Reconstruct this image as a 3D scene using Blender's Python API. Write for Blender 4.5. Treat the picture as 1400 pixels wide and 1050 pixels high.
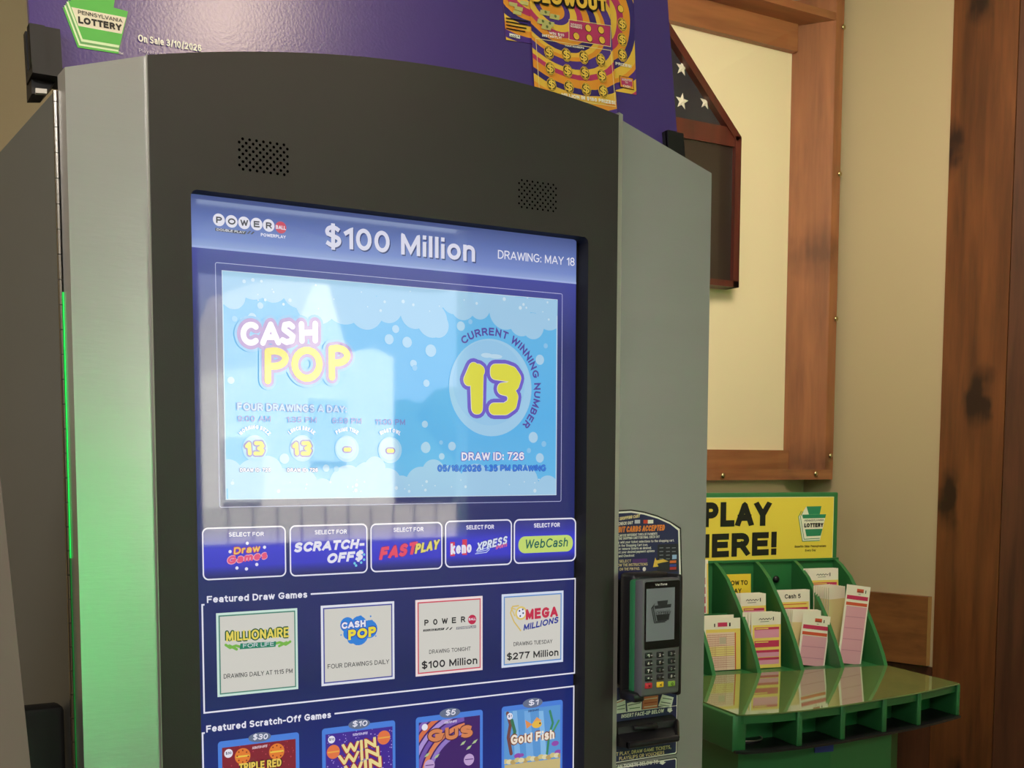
import bpy, bmesh, math, random
from mathutils import Vector, Matrix
for _o in list(bpy.data.objects):
    bpy.data.objects.remove(_o, do_unlink=True)
S = bpy.context.scene
COL = S.collection
R = math.radians

# ------------------------------------------------------------------ camera
# measured from the photograph (1400 x 1050): focal length in pixels, principal point, angles
FPX, PPX, PPY, YAW, PITCH, ROLL = 1691.7, 700.0, 779.6, 0.5641, -0.0873, 0.0029
CAM = Vector((0.0, -1.0211, 1.5))
_cy, _sy, _cp, _sp = math.cos(YAW), math.sin(YAW), math.cos(PITCH), math.sin(PITCH)
FWD = Vector((_sy * _cp, _cy * _cp, _sp))
_r = Vector((_cy, -_sy, 0)); _u = _r.cross(FWD)
RIGHT = _r * math.cos(ROLL) + _u * math.sin(ROLL)
UP = -_r * math.sin(ROLL) + _u * math.cos(ROLL)
cd = bpy.data.cameras.new('camera')
cam = bpy.data.objects.new('camera', cd); COL.objects.link(cam)
cam.matrix_world = Matrix(((RIGHT.x, UP.x, -FWD.x, CAM.x), (RIGHT.y, UP.y, -FWD.y, CAM.y), (RIGHT.z, UP.z, -FWD.z, CAM.z), (0, 0, 0, 1)))
cd.sensor_fit = 'HORIZONTAL'; cd.sensor_width = 36.0
cd.lens = 36.0 * FPX / 1400.0
cd.shift_y = (PPY - 525.0) / 1400.0
cd.clip_start = 0.02
S.camera = cam

# ------------------------------------------------------------------ view, sky, sun, lamps
S.view_settings.view_transform = 'Standard'; S.view_settings.look = 'None'
S.view_settings.exposure = 0.0; S.view_settings.gamma = 1.0
S.view_settings.use_curve_mapping = False
W = bpy.data.worlds.new('sky'); S.world = W; W.use_nodes = True
_bg = W.node_tree.nodes['Background']; _bg.inputs[0].default_value = (0.80, 0.90, 1.0, 1); _bg.inputs[1].default_value = 3.2

def lamp(name, kind, loc, target, energy, color=(1, 1, 1), size=1.0, size_y=None):
    l = bpy.data.lights.new(name, kind); l.energy = energy; l.color = color
    if kind == 'AREA':
        l.shape = 'RECTANGLE'; l.size = size; l.size_y = size_y or size
    o = bpy.data.objects.new(name, l); COL.objects.link(o); o.location = loc
    d = Vector(target) - Vector(loc)
    o.rotation_euler = d.to_track_quat('-Z', 'Y').to_euler()
    return o
sun = lamp('sun', 'SUN', (0, 6, 10), (0.0, -6, -4.0), 34.0, (1.0, 0.95, 0.86)); sun.data.angle = R(0.6)
lamp('ceiling_panel_light', 'AREA', (-0.3, -2.1, 2.66), (0.3, -1.0, 0), 42, (1.0, 0.94, 0.85), 0.9, 0.9)
lamp('left_fill_light', 'AREA', (-1.1, -0.7, 2.66), (0.2, 0.3, 1.4), 26, (1.0, 0.95, 0.88), 0.8, 0.8)  # added fill that brightens the kiosk's left side panel
_c = lamp('ceiling_can_light', 'SPOT', (0.81, -0.97, 2.62), (0.37, 0.09, 1.91), 19, (1.0, 0.78, 0.55)); _c.data.shadow_soft_size = 0.07; _c.data.spot_size = R(26); _c.data.spot_blend = 0.8
lamp('ceiling_spot_light', 'AREA', (1.75, 0.45, 2.66), (2.5, 1.1, 1.5), 21, (1.0, 0.86, 0.68), 0.5, 0.5)
_p = lamp('window_daylight_portal', 'AREA', (1.845, -3.02, 1.81), (1.845, 0, 1.81), 1, (1, 1, 1), 1.11, 1.28); _p.data.cycles.is_portal = True

# ------------------------------------------------------------------ pixel rays
def ray(x, y):
    return FWD + RIGHT * ((x - PPX) / FPX) - UP * ((y - PPY) / FPX)
class Plane:
    """a flat face: origin, right axis, up axis, normal towards the room"""
    def __init__(s, o, ex, ey):
        s.o = Vector(o); s.ex = Vector(ex).normalized(); s.ey = Vector(ey).normalized(); s.n = s.ex.cross(s.ey)
    def px(s, x, y, w=0.0):
        d = ray(x, y); t = (s.o - CAM).dot(s.n) / d.dot(s.n)
        return CAM + d * t + s.n * w
    def uv(s, x, y):
        d = s.px(x, y) - s.o
        return d.dot(s.ex), d.dot(s.ey)
    def at(s, u, v, w=0.0):
        return s.o + s.ex * u + s.ey * v + s.n * w
    def len_y(s, x, y, h):
        return abs(s.uv(x, y - h)[1] - s.uv(x, y)[1])
def facing(Y):
    return Plane((0, Y, 0), (1, 0, 0), (0, 0, 1))
EPS = 0.0005
_n = [0]
def nudge():                                 # a few microns between shapes of one colour that overlap
    _n[0] = (_n[0] + 1) % 37
    return _n[0] * 4e-6

# ------------------------------------------------------------------ materials
def lin(c):
    if isinstance(c, str):
        c = tuple(int(c[i:i + 2], 16) for i in (0, 2, 4))
    return tuple(((v / 255) / 12.92 if v / 255 <= 0.04045 else ((v / 255 + 0.055) / 1.055) ** 2.4) for v in c) + (1.0,)
_M = {}
def mat(name, c, rough=0.5, metal=0.0, spec=0.5, coat=0.0, bump=0.0, bscale=200.0, emit=0.0, mottle=0.0, mscale=6.0, stretch=None):
    if name in _M: return _M[name]
    m = bpy.data.materials.new(name); m.use_nodes = True; nt = m.node_tree; b = nt.nodes['Principled BSDF']
    b.inputs['Base Color'].default_value = lin(c); b.inputs['Roughness'].default_value = rough; b.inputs['Metallic'].default_value = metal
    b.inputs['Specular IOR Level'].default_value = spec; b.inputs['Coat Weight'].default_value = coat
    if emit: b.inputs['Emission Color'].default_value = lin(c); b.inputs['Emission Strength'].default_value = emit
    if bump or mottle:
        tc = nt.nodes.new('ShaderNodeTexCoord'); mp = nt.nodes.new('ShaderNodeMapping'); nt.links.new(tc.outputs['Object'], mp.inputs[0])
        if stretch: mp.inputs['Scale'].default_value = stretch
    if bump:
        n = nt.nodes.new('ShaderNodeTexNoise'); n.inputs['Scale'].default_value = bscale; n.inputs['Detail'].default_value = 2
        bp = nt.nodes.new('ShaderNodeBump'); bp.inputs['Strength'].default_value = bump; bp.inputs['Distance'].default_value = 0.002
        nt.links.new(mp.outputs[0], n.inputs[0]); nt.links.new(n.outputs[0], bp.inputs['Height']); nt.links.new(bp.outputs[0], b.inputs['Normal'])
    if mottle:
        n = nt.nodes.new('ShaderNodeTexNoise'); n.inputs['Scale'].default_value = mscale; n.inputs['Detail'].default_value = 5
        nt.links.new(mp.outputs[0], n.inputs[0])
        mx = nt.nodes.new('ShaderNodeMix'); mx.data_type = 'RGBA'
        L = lin(c); mx.inputs[6].default_value = tuple(v * (1 - mottle) for v in L[:3]) + (1,); mx.inputs[7].default_value = tuple(min(1, v * (1 + mottle)) for v in L[:3]) + (1,)
        nt.links.new(n.outputs[0], mx.inputs[0]); nt.links.new(mx.outputs[2], b.inputs['Base Color'])
    _M[name] = m
    return m
def ui(c):                                   # a lit screen pixel colour behind the screen's own glossy glass
    key = 'screen_' + (c if isinstance(c, str) else '%02x%02x%02x' % c)
    if key in _M: return _M[key]
    m = bpy.data.materials.new(key); m.use_nodes = True; b = m.node_tree.nodes['Principled BSDF']
    b.inputs['Base Color'].default_value = (0.012, 0.012, 0.014, 1); b.inputs['Roughness'].default_value = 0.028
    b.inputs['Specular IOR Level'].default_value = GLASS
    b.inputs['Emission Color'].default_value = lin(c); b.inputs['Emission Strength'].default_value = SCREEN
    b.inputs['Coat Weight'].default_value = 0.35; b.inputs['Coat Roughness'].default_value = 0.33
    _M[key] = m
    return m
SCREEN = 0.82; GLASS = 0.8
def ui_grad(name, z0, z1, stops):            # a screen fill whose colour runs from height z1 (top) down to z0
    m = bpy.data.materials.new(name); m.use_nodes = True; nt = m.node_tree; b = nt.nodes['Principled BSDF']
    b.inputs['Base Color'].default_value = (0.012, 0.012, 0.014, 1); b.inputs['Roughness'].default_value = 0.028
    b.inputs['Specular IOR Level'].default_value = GLASS; b.inputs['Coat Weight'].default_value = 0.35; b.inputs['Coat Roughness'].default_value = 0.33
    g = nt.nodes.new('ShaderNodeNewGeometry'); sx = nt.nodes.new('ShaderNodeSeparateXYZ'); mr = nt.nodes.new('ShaderNodeMapRange')
    nt.links.new(g.outputs['Position'], sx.inputs[0]); nt.links.new(sx.outputs['Z'], mr.inputs[0])
    mr.inputs[1].default_value = z1; mr.inputs[2].default_value = z0
    cr = nt.nodes.new('ShaderNodeValToRGB'); e = cr.color_ramp.elements
    e[0].position = stops[0][0]; e[0].color = lin(stops[0][1]); e[1].position = stops[-1][0]; e[1].color = lin(stops[-1][1])
    for p, c in stops[1:-1]:
        k = e.new(p); k.color = lin(c)
    nt.links.new(mr.outputs[0], cr.inputs[0]); nt.links.new(cr.outputs[0], b.inputs['Emission Color'])
    b.inputs['Emission Strength'].default_value = SCREEN
    return m
def wood(name, dark, light, scale=1.0, axis='Z', rough=0.45, knots=0.6, coat=0.1):
    m = bpy.data.materials.new(name); m.use_nodes = True; nt = m.node_tree; b = nt.nodes['Principled BSDF']
    b.inputs['Roughness'].default_value = rough; b.inputs['Coat Weight'].default_value = coat; b.inputs['Coat Roughness'].default_value = 0.3
    tc = nt.nodes.new('ShaderNodeTexCoord'); mp = nt.nodes.new('ShaderNodeMapping'); nt.links.new(tc.outputs['Object'], mp.inputs[0])
    sc = [14 * scale] * 3; sc['XYZ'.index(axis)] = 1.3 * scale; mp.inputs['Scale'].default_value = sc
    n1 = nt.nodes.new('ShaderNodeTexNoise'); n1.inputs['Scale'].default_value = 2.2; n1.inputs['Detail'].default_value = 8; n1.inputs['Distortion'].default_value = 0.5
    n2 = nt.nodes.new('ShaderNodeTexNoise'); n2.inputs['Scale'].default_value = 9; n2.inputs['Detail'].default_value = 6
    sx_ = nt.nodes.new('ShaderNodeSeparateXYZ'); nt.links.new(tc.outputs['Object'], sx_.inputs[0])
    al, ac = ('Z', 'XY') if axis == 'Z' else (axis, 'Z' + ('Y' if axis == 'X' else 'X'))
    sm = nt.nodes.new('ShaderNodeMath'); sm.operation = 'ADD'; nt.links.new(sx_.outputs[ac[0]], sm.inputs[0]); nt.links.new(sx_.outputs[ac[1]], sm.inputs[1])
    wv = nt.nodes.new('ShaderNodeTexNoise'); wv.inputs['Scale'].default_value = 14.0; nt.links.new(tc.outputs['Object'], wv.inputs[0])
    wj = nt.nodes.new('ShaderNodeMath'); wj.operation = 'MULTIPLY_ADD'; wj.inputs[1].default_value = 0.07; nt.links.new(wv.outputs[0], wj.inputs[0]); nt.links.new(sm.outputs[0], wj.inputs[2])
    mA = nt.nodes.new('ShaderNodeMath'); mA.operation = 'MULTIPLY'; mA.inputs[1].default_value = 5.2; nt.links.new(wj.outputs[0], mA.inputs[0])
    mB = nt.nodes.new('ShaderNodeMath'); mB.operation = 'MULTIPLY'; mB.inputs[1].default_value = 1.9; nt.links.new(sx_.outputs[al], mB.inputs[0])
    mp3 = nt.nodes.new('ShaderNodeCombineXYZ'); nt.links.new(mA.outputs[0], mp3.inputs[0]); nt.links.new(mB.outputs[0], mp3.inputs[1])
    v = nt.nodes.new('ShaderNodeTexVoronoi'); v.inputs['Scale'].default_value = 1.0; v.voronoi_dimensions = '2D'
    for a, t in ((mp, n1), (mp, n2), (mp3, v)): nt.links.new(a.outputs[0], t.inputs[0])
    kr = nt.nodes.new('ShaderNodeMapRange'); nt.links.new(v.outputs['Distance'], kr.inputs[0])
    kr.inputs[1].default_value = 0.015; kr.inputs[2].default_value = 0.17; kr.inputs[3].default_value = knots; kr.inputs[4].default_value = 0.0
    ad = nt.nodes.new('ShaderNodeMath'); ad.operation = 'MULTIPLY_ADD'; ad.inputs[1].default_value = 0.35
    nt.links.new(n2.outputs[0], ad.inputs[0]); nt.links.new(n1.outputs[0], ad.inputs[2])
    sb = nt.nodes.new('ShaderNodeMath'); sb.operation = 'SUBTRACT'; nt.links.new(ad.outputs[0], sb.inputs[0]); nt.links.new(kr.outputs[0], sb.inputs[1])
    cr = nt.nodes.new('ShaderNodeValToRGB'); e = cr.color_ramp.elements; e[0].position = 0.25; e[0].color = lin(dark); e[1].position = 0.85; e[1].color = lin(light)
    nt.links.new(sb.outputs[0], cr.inputs[0]); nt.links.new(cr.outputs[0], b.inputs['Base Color'])
    _M[name] = m
    return m
def clear(name, tint=(1, 1, 1), gloss=0.5, rough=0.02):
    m = bpy.data.materials.new(name); m.use_nodes = True; nt = m.node_tree
    for n in list(nt.nodes):
        if n.type != 'OUTPUT_MATERIAL': nt.nodes.remove(n)
    out = [n for n in nt.nodes if n.type == 'OUTPUT_MATERIAL'][0]
    t = nt.nodes.new('ShaderNodeBsdfTransparent'); t.inputs[0].default_value = tuple(tint) + (1,)
    g = nt.nodes.new('ShaderNodeBsdfGlossy'); g.inputs['Roughness'].default_value = rough
    lw = nt.nodes.new('ShaderNodeLayerWeight'); lw.inputs[0].default_value = 0.5   # facing: same from both sides of a thin sheet
    pw = nt.nodes.new('ShaderNodeMath'); pw.operation = 'POWER'; pw.inputs[1].default_value = 4.0; nt.links.new(lw.outputs['Facing'], pw.inputs[0])
    f = nt.nodes.new('ShaderNodeMath'); f.operation = 'MULTIPLY_ADD'; f.inputs[1].default_value = 0.5; f.inputs[2].default_value = 0.08 * gloss; nt.links.new(pw.outputs[0], f.inputs[0])
    mx = nt.nodes.new('ShaderNodeMixShader'); nt.links.new(f.outputs[0], mx.inputs[0]); nt.links.new(t.outputs[0], mx.inputs[1]); nt.links.new(g.outputs[0], mx.inputs[2])
    nt.links.new(mx.outputs[0], out.inputs[0])
    return m

M = dict(
    door=mat('charcoal_painted_steel', '34302e', 0.45, 0.0, 0.35, bump=0.06, bscale=900),
    metal=mat('brushed_silver_steel', 'b6b6b6', 0.27, 0.5, 0.5, bump=0.05, bscale=60, mottle=0.04, mscale=5, stretch=(1, 1, 6)),
    metal_edge=mat('bare_metal_edge', 'b0aea6', 0.35, 0.6),
    side=mat('dark_grey_side_steel', '6c6e6c', 0.42, 0.2, mottle=0.08, mscale=4),
    black=mat('black_plastic', '17161a', 0.4),
    blacksoft=mat('matte_black', '0d0c0d', 0.7),
    chrome=mat('hinge_chrome', 'b8b4ae', 0.22, 1.0),
    wall=mat('beige_wall_paint', 'b2a27f', 0.75, bump=0.08, bscale=90, mottle=0.05, mscale=2),
    ceiling=mat('ceiling_paint', 'd8d0c0', 0.9),
    floor=mat('floor_vinyl', '6a5a4a', 0.5, mottle=0.2, mscale=8),
    cream=mat('cream_board', 'f3e2bf', 0.8, mottle=0.03, mscale=3),
    case_wood=wood('reddish_pine', '6e3f24', 'a8683f', 1.0, 'Z', 0.5, 0.45),
    case_wood_flat=wood('reddish_pine_crosswise', '74432a', 'aa6b42', 1.0, 'X', 0.5, 0.3),
    post=wood('dark_stained_pine', '2a1407', '734320', 0.8, 'Z', 0.4, 0.7, 0.2),
    post_dark=wood('old_dark_pine', '26140b', '5c3620', 0.9, 'Z', 0.5, 0.5, 0.1),
    board=wood('short_brown_board', '5a3519', '8f5d30', 1.0, 'Y', 0.5, 0.3),
    board_end=mat('pale_board_end', 'b98a50', 0.6),
    brass=mat('brass_screw', 'c9b98c', 0.25, 1.0),
    mahogany=wood('mahogany', '32100c', '5e2118', 1.5, 'Z', 0.3, 0.0, 0.4),
    flag=mat('navy_flag_cloth', '22222c', 0.9, bump=0.2, bscale=300),
    star=mat('white_flag_star', 'e6dfcf', 0.8),
    flag_panel=mat('dark_case_backing', '2b211d', 0.35),
    purple=mat('purple_poster_print', '4d3b80', 0.25, 0.0, 0.5, bump=0.05, bscale=420),
    green=mat('green_moulded_plastic', '2e7541', 0.42, 0.0, 0.5, coat=0.15),
    yellow=mat('yellow_sign_print', 'f0d84c', 0.45),
    ink=mat('black_print', '17140f', 0.5),
    white=mat('white_print', 'f4efe6', 0.5),
)

# ------------------------------------------------------------------ mesh builder
# ------------------------------------------------------------------ lettering: a sans alphabet of pen strokes (cap height 1)
def _a(cx, cy, rx, ry, t0, t1, n=9): return [(cx + rx * math.cos(R(t0 + (t1 - t0) * i / n)), cy + ry * math.sin(R(t0 + (t1 - t0) * i / n))) for i in range(n + 1)]
_O = lambda cx, cy, rx, ry: _a(cx, cy, rx, ry, 90, 450, 18)
XH = 0.73
_G = {
 'A': [[(0, 0), (.37, 1), (.74, 0)], [(.12, .3), (.62, .3)]], 'B': [[(0, 0), (0, 1), (.3, 1)] + _a(.34, .765, .2, .235, 90, -90) + [(0, .53)], [(.3, .53)] + _a(.34, .265, .26, .265, 90, -90) + [(0, 0)]],
 'C': [_a(.4, .5, .4, .5, 45, 315, 16)], 'D': [[(0, 0), (0, 1), (.26, 1)] + _a(.26, .5, .4, .5, 90, -90, 12) + [(0, 0)]], 'E': [[(.54, 1), (0, 1), (0, 0), (.55, 0)], [(0, .53), (.49, .53)]],
 'F': [[(.54, 1), (0, 1), (0, 0)], [(0, .51), (.46, .51)]], 'G': [_a(.4, .5, .4, .5, 48, 315, 16) + [(.74, .44), (.44, .44)]], 'H': [[(0, 0), (0, 1)], [(.62, 0), (.62, 1)], [(0, .53), (.62, .53)]],
 'I': [[(0, 0), (0, 1)]], 'J': [[(.42, 1), (.42, .26)] + _a(.21, .26, .21, .26, 0, -170)], 'K': [[(0, 0), (0, 1)], [(.6, 1), (0, .36)], [(.2, .56), (.63, 0)]], 'L': [[(0, 1), (0, 0), (.5, 0)]],
 'M': [[(0, 0), (0, 1), (.38, .12), (.76, 1), (.76, 0)]], 'N': [[(0, 0), (0, 1), (.62, 0), (.62, 1)]], 'O': [_O(.42, .5, .42, .5)], 'P': [[(0, 0), (0, 1), (.3, 1)] + _a(.32, .735, .25, .265, 90, -90) + [(0, .47)]],
 'Q': [_O(.42, .5, .42, .5), [(.5, .22), (.82, -.04)]], 'R': [[(0, 0), (0, 1), (.3, 1)] + _a(.34, .745, .24, .255, 90, -90) + [(0, .49)], [(.33, .49), (.6, 0)]],
 'S': [_a(.3, .745, .27, .255, 40, 200, 8) + [(.07, .62), (.3, .53), (.53, .42)] + _a(.3, .265, .29, .265, 20, -140, 8)], 'T': [[(0, 1), (.6, 1)], [(.3, 1), (.3, 0)]], 'U': [[(0, 1), (0, .3)] + _a(.3, .3, .3, .3, 180, 360, 10) + [(.6, 1)]],
 'V': [[(0, 1), (.35, 0), (.7, 1)]], 'W': [[(0, 1), (.24, 0), (.5, .92), (.76, 0), (1, 1)]], 'X': [[(0, 0), (.64, 1)], [(0, 1), (.64, 0)]], 'Y': [[(0, 1), (.33, .44), (.66, 1)], [(.33, .44), (.33, 0)]], 'Z': [[(0, 1), (.58, 1), (0, 0), (.6, 0)]],
 'a': [_a(.24, .5, .21, .22, 150, 0, 8) + [(.45, 0)], _a(.2, .19, .2, .19, 60, 360, 12) + [(.45, .3)], [(.45, .42), (.26, .4)] + _a(.2, .2, .2, .2, 80, 110, 2)], 'b': [[(0, 1), (0, 0)], _O(.25, .36, .25, .36)], 'c': [_a(.26, .36, .26, .36, 45, 315, 12)], 'd': [[(.5, 1), (.5, 0)], _O(.25, .36, .25, .36)],
 'e': [[(.02, .38), (.51, .38)] + _a(.26, .36, .26, .36, 5, 315, 14)], 'f': [[(.12, 0), (.12, .8)] + _a(.3, .8, .18, .2, 180, 80, 5), [(0, .7), (.3, .7)]], 'g': [_O(.25, .36, .25, .36), [(.5, .72), (.5, -.05)] + _a(.26, -.05, .24, .22, 0, -150, 7)],
 'h': [[(0, 1), (0, 0)], [(0, .42)] + _a(.22, .48, .22, .24, 160, 0, 7) + [(.44, 0)]], 'i': [[(0, 0), (0, .62)], [(0, .995), (0, 1)]], 'j': [[(.1, .62), (.1, -.1), (0, -.26)], [(.1, .995), (.1, 1)]], 'k': [[(0, 1), (0, 0)], [(.43, .72), (0, .28)], [(.15, .42), (.46, 0)]], 'l': [[(0, 0), (0, 1)]],
 'm': [[(0, .72), (0, 0)], [(0, .42)] + _a(.19, .48, .19, .24, 160, 0, 6) + [(.38, 0)], [(.38, .42)] + _a(.57, .48, .19, .24, 160, 0, 6) + [(.76, 0)]], 'n': [[(0, .72), (0, 0)], [(0, .42)] + _a(.22, .48, .22, .24, 160, 0, 7) + [(.44, 0)]], 'o': [_O(.26, .36, .26, .36)],
 'p': [[(0, .72), (0, -.26)], _O(.25, .36, .25, .36)], 'q': [[(.5, .72), (.5, -.26)], _O(.25, .36, .25, .36)], 'r': [[(0, .72), (0, 0)], [(0, .4)] + _a(.22, .46, .22, .26, 160, 80, 4)], 's': [_a(.21, .54, .19, .18, 35, 200, 6) + [(.05, .45), (.22, .37), (.4, .28)] + _a(.21, .19, .21, .19, 20, -145, 6)],
 't': [[(.13, .92), (.13, .18)] + _a(.29, .18, .16, .18, 180, 280, 5), [(0, .7), (.3, .7)]], 'u': [[(0, .72), (0, .24)] + _a(.22, .24, .22, .24, 180, 350, 7), [(.44, .72), (.44, 0)]], 'v': [[(0, .72), (.25, 0), (.5, .72)]], 'w': [[(0, .72), (.18, 0), (.37, .68), (.56, 0), (.74, .72)]],
 'x': [[(0, 0), (.46, .72)], [(0, .72), (.46, 0)]], 'y': [[(0, .72), (.25, 0)], [(.5, .72), (.2, -.14), (.02, -.26)]], 'z': [[(0, .72), (.42, .72), (0, 0), (.43, 0)]],
 '0': [_O(.28, .5, .28, .5)], '1': [[(0, .76), (.24, .96), (.24, 0)]], '2': [_a(.27, .72, .27, .28, 165, -20, 9) + [(.42, .5), (0, 0), (.55, 0)]], '3': [_a(.26, .745, .25, .255, 150, -80, 9), _a(.26, .27, .28, .27, 90, -150, 10), [(.18, .54), (.28, .53)]], '4': [[(.43, 0), (.43, 1), (0, .28), (.58, .28)]],
 '5': [[(.5, 1), (.09, 1), (.04, .5)] + _a(.26, .32, .28, .32, 130, -145, 11)], '6': [_O(.28, .31, .28, .31), [(.0, .34), (.02, .6)] + _a(.3, .66, .28, .34, 170, 40, 8)], '7': [[(0, 1), (.54, 1), (.34, .55), (.2, 0)]], '8': [_O(.27, .755, .23, .245), _O(.27, .265, .27, .265)], '9': [_O(.28, .69, .28, .31), [(.56, .66), (.54, .4)] + _a(.26, .34, .28, .34, -10, -140, 8)],
 '$': [_a(.3, .745, .27, .255, 40, 200, 8) + [(.07, .62), (.3, .53), (.53, .42)] + _a(.3, .265, .29, .265, 20, -140, 8), [(.3, 1.1), (.3, -.1)]], ':': [[(0, .04), (0, .1)], [(0, .6), (0, .66)]], '.': [[(0, 0), (0, .05)]], ',': [[(.06, .05), (0, -.16)]], '!': [[(0, 1), (0, .44)], [(0, 0), (0, .02)]], '-': [[(0, .38), (.28, .38)]], '/': [[(0, -.04), (.34, 1.04)]],
 '#': [[(0, .3), (.6, .3)], [(0, .68), (.6, .68)], [(.14, 0), (.22, 1)], [(.4, 0), (.48, 1)]], '*': [[(0, .7), (.3, .7)], [(.07, .5), (.23, .9)], [(.23, .5), (.07, .9)]], '<': [[(.4, .1), (0, .45), (.4, .8)]],
}
_LW = {c: max(p[0] for q in g for p in q) for c, g in _G.items()}
def layout(t, width, h, wt, space=1.0):
    """(pen weight, x scale, [(x, glyph)]) of a line of lettering exactly `width` wide with capitals `h` tall"""
    x, n, raw = 0.0, 0, []
    for ch in t:
        if ch == ' ': x += 0.42; continue
        tight = 0.06 if ch in 'AVWYLTKX' else 0.0
        raw.append((x, n, ch)); x += _LW[ch] + (0.13 - tight) * space; n += 1
    x1 = max(r[0] + _LW[r[2]] for r in raw)
    wt = min(wt, 0.52 * width / (n * h))
    if x1 < 0.01: return wt, h, [(0.0, raw[0][2])]
    sx = (width - n * wt * h) / x1
    return wt, sx, [(r[0] * sx + (r[1] + 0.5) * wt * h, r[2]) for r in raw]
def pen(paths, wd, F, cap=True, disc=8):
    """polygons of round-jointed strokes of width wd; F maps local (u, v) to the world"""
    vs, fs = [], []; r = wd / 2
    for path in paths:
        lo, hi = -1e9, 1e9; first = len(vs)
        if isinstance(path, tuple): path, lo, hi = path
        q = [Vector(p) for p in path]; closed = (q[0] - q[-1]).length < 1e-6
        if cap and not closed:
            q[0] = q[0] + (q[0] - q[1]).normalized() * r; q[-1] = q[-1] + (q[-1] - q[-2]).normalized() * r
        for a, b in zip(q, q[1:]):
            d = b - a
            if d.length < 1e-9: continue
            n = Vector((-d.y, d.x)).normalized() * r; i = len(vs); vs += [a + n, a - n, b - n, b + n]; fs.append((i, i + 1, i + 2, i + 3))
        for j, a in enumerate(q):
            if not closed and j in (0, len(q) - 1): continue
            if 0 < j < len(q) - 1:
                d0, d1 = (q[j] - q[j - 1]).normalized(), (q[j + 1] - q[j]).normalized()
                turn = abs(d0.x * d1.y - d0.y * d1.x)
                if turn < 0.12: continue
                if turn > 0.5 and cap == 'miter':
                    nn = (d0 - d1).normalized(); k = Vector((-d0.y, d0.x)); s_ = 1 if (k.dot(nn)) > 0 else -1
                    o0, o1 = a + k * r * s_, a + Vector((-d1.y, d1.x)) * r * s_; den = max(0.35, math.sqrt((1 + d0.dot(d1)) / 2)); tip = a + nn * r / den
                    i = len(vs); vs += [a, o0, tip, o1]; fs.append((i, i + 1, i + 2, i + 3)); continue
            i = len(vs); vs += [a + Vector((math.cos(2 * math.pi * k / disc), math.sin(2 * math.pi * k / disc))) * r for k in range(disc)]; fs.append(tuple(range(i, i + disc)))
        for j in range(first, len(vs)): vs[j] = Vector((vs[j].x, min(hi, max(lo, vs[j].y))))
    lift = [0.0] * len(vs)
    for f in fs:
        k = nudge()
        for j in f: lift[j] = k
    return [F(v.x, v.y, k) for v, k in zip(vs, lift)], fs
def line_of(t, width, h, bold, shear=0.0, space=1.0, halo=0.0):
    """(paths, stroke width) of lettering `width` wide with capitals `h` tall"""
    wt, sx, lay = layout(t, width, h, 0.125 + 3.0 * bold, space); paths = []
    for x, c in lay:
        for path in _G[c]:
            pts = []
            for px_, py_ in path:
                v = (py_ * (1 - wt) + wt / 2) * h if py_ >= 0 else (wt / 2 + py_) * h
                pts.append((x + px_ * sx + shear * v, v))
            low = min(p[1] for p in path) < 0
            paths.append((pts, -9.0 if low else 0.0, h if max(p[1] for p in path) <= 1 else 9.0) if not halo else pts)
    return paths, wt * h + halo * h * 4
def clip(poly, win):                         # clip a polygon to a convex counter-clockwise window
    out = poly
    for i in range(len(win)):
        a, b = win[i], win[(i + 1) % len(win)]
        side = lambda p: (b[0] - a[0]) * (p[1] - a[1]) - (b[1] - a[1]) * (p[0] - a[0])
        src, out = out, []
        for j in range(len(src)):
            p, q = src[j], src[(j + 1) % len(src)]; sp, sq = side(p), side(q)
            if sp >= 0: out.append(p)
            if (sp < 0) != (sq < 0):
                t = sp / (sp - sq); out.append((p[0] + (q[0] - p[0]) * t, p[1] + (q[1] - p[1]) * t))
        if len(out) < 3: return []
    return out

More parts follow.
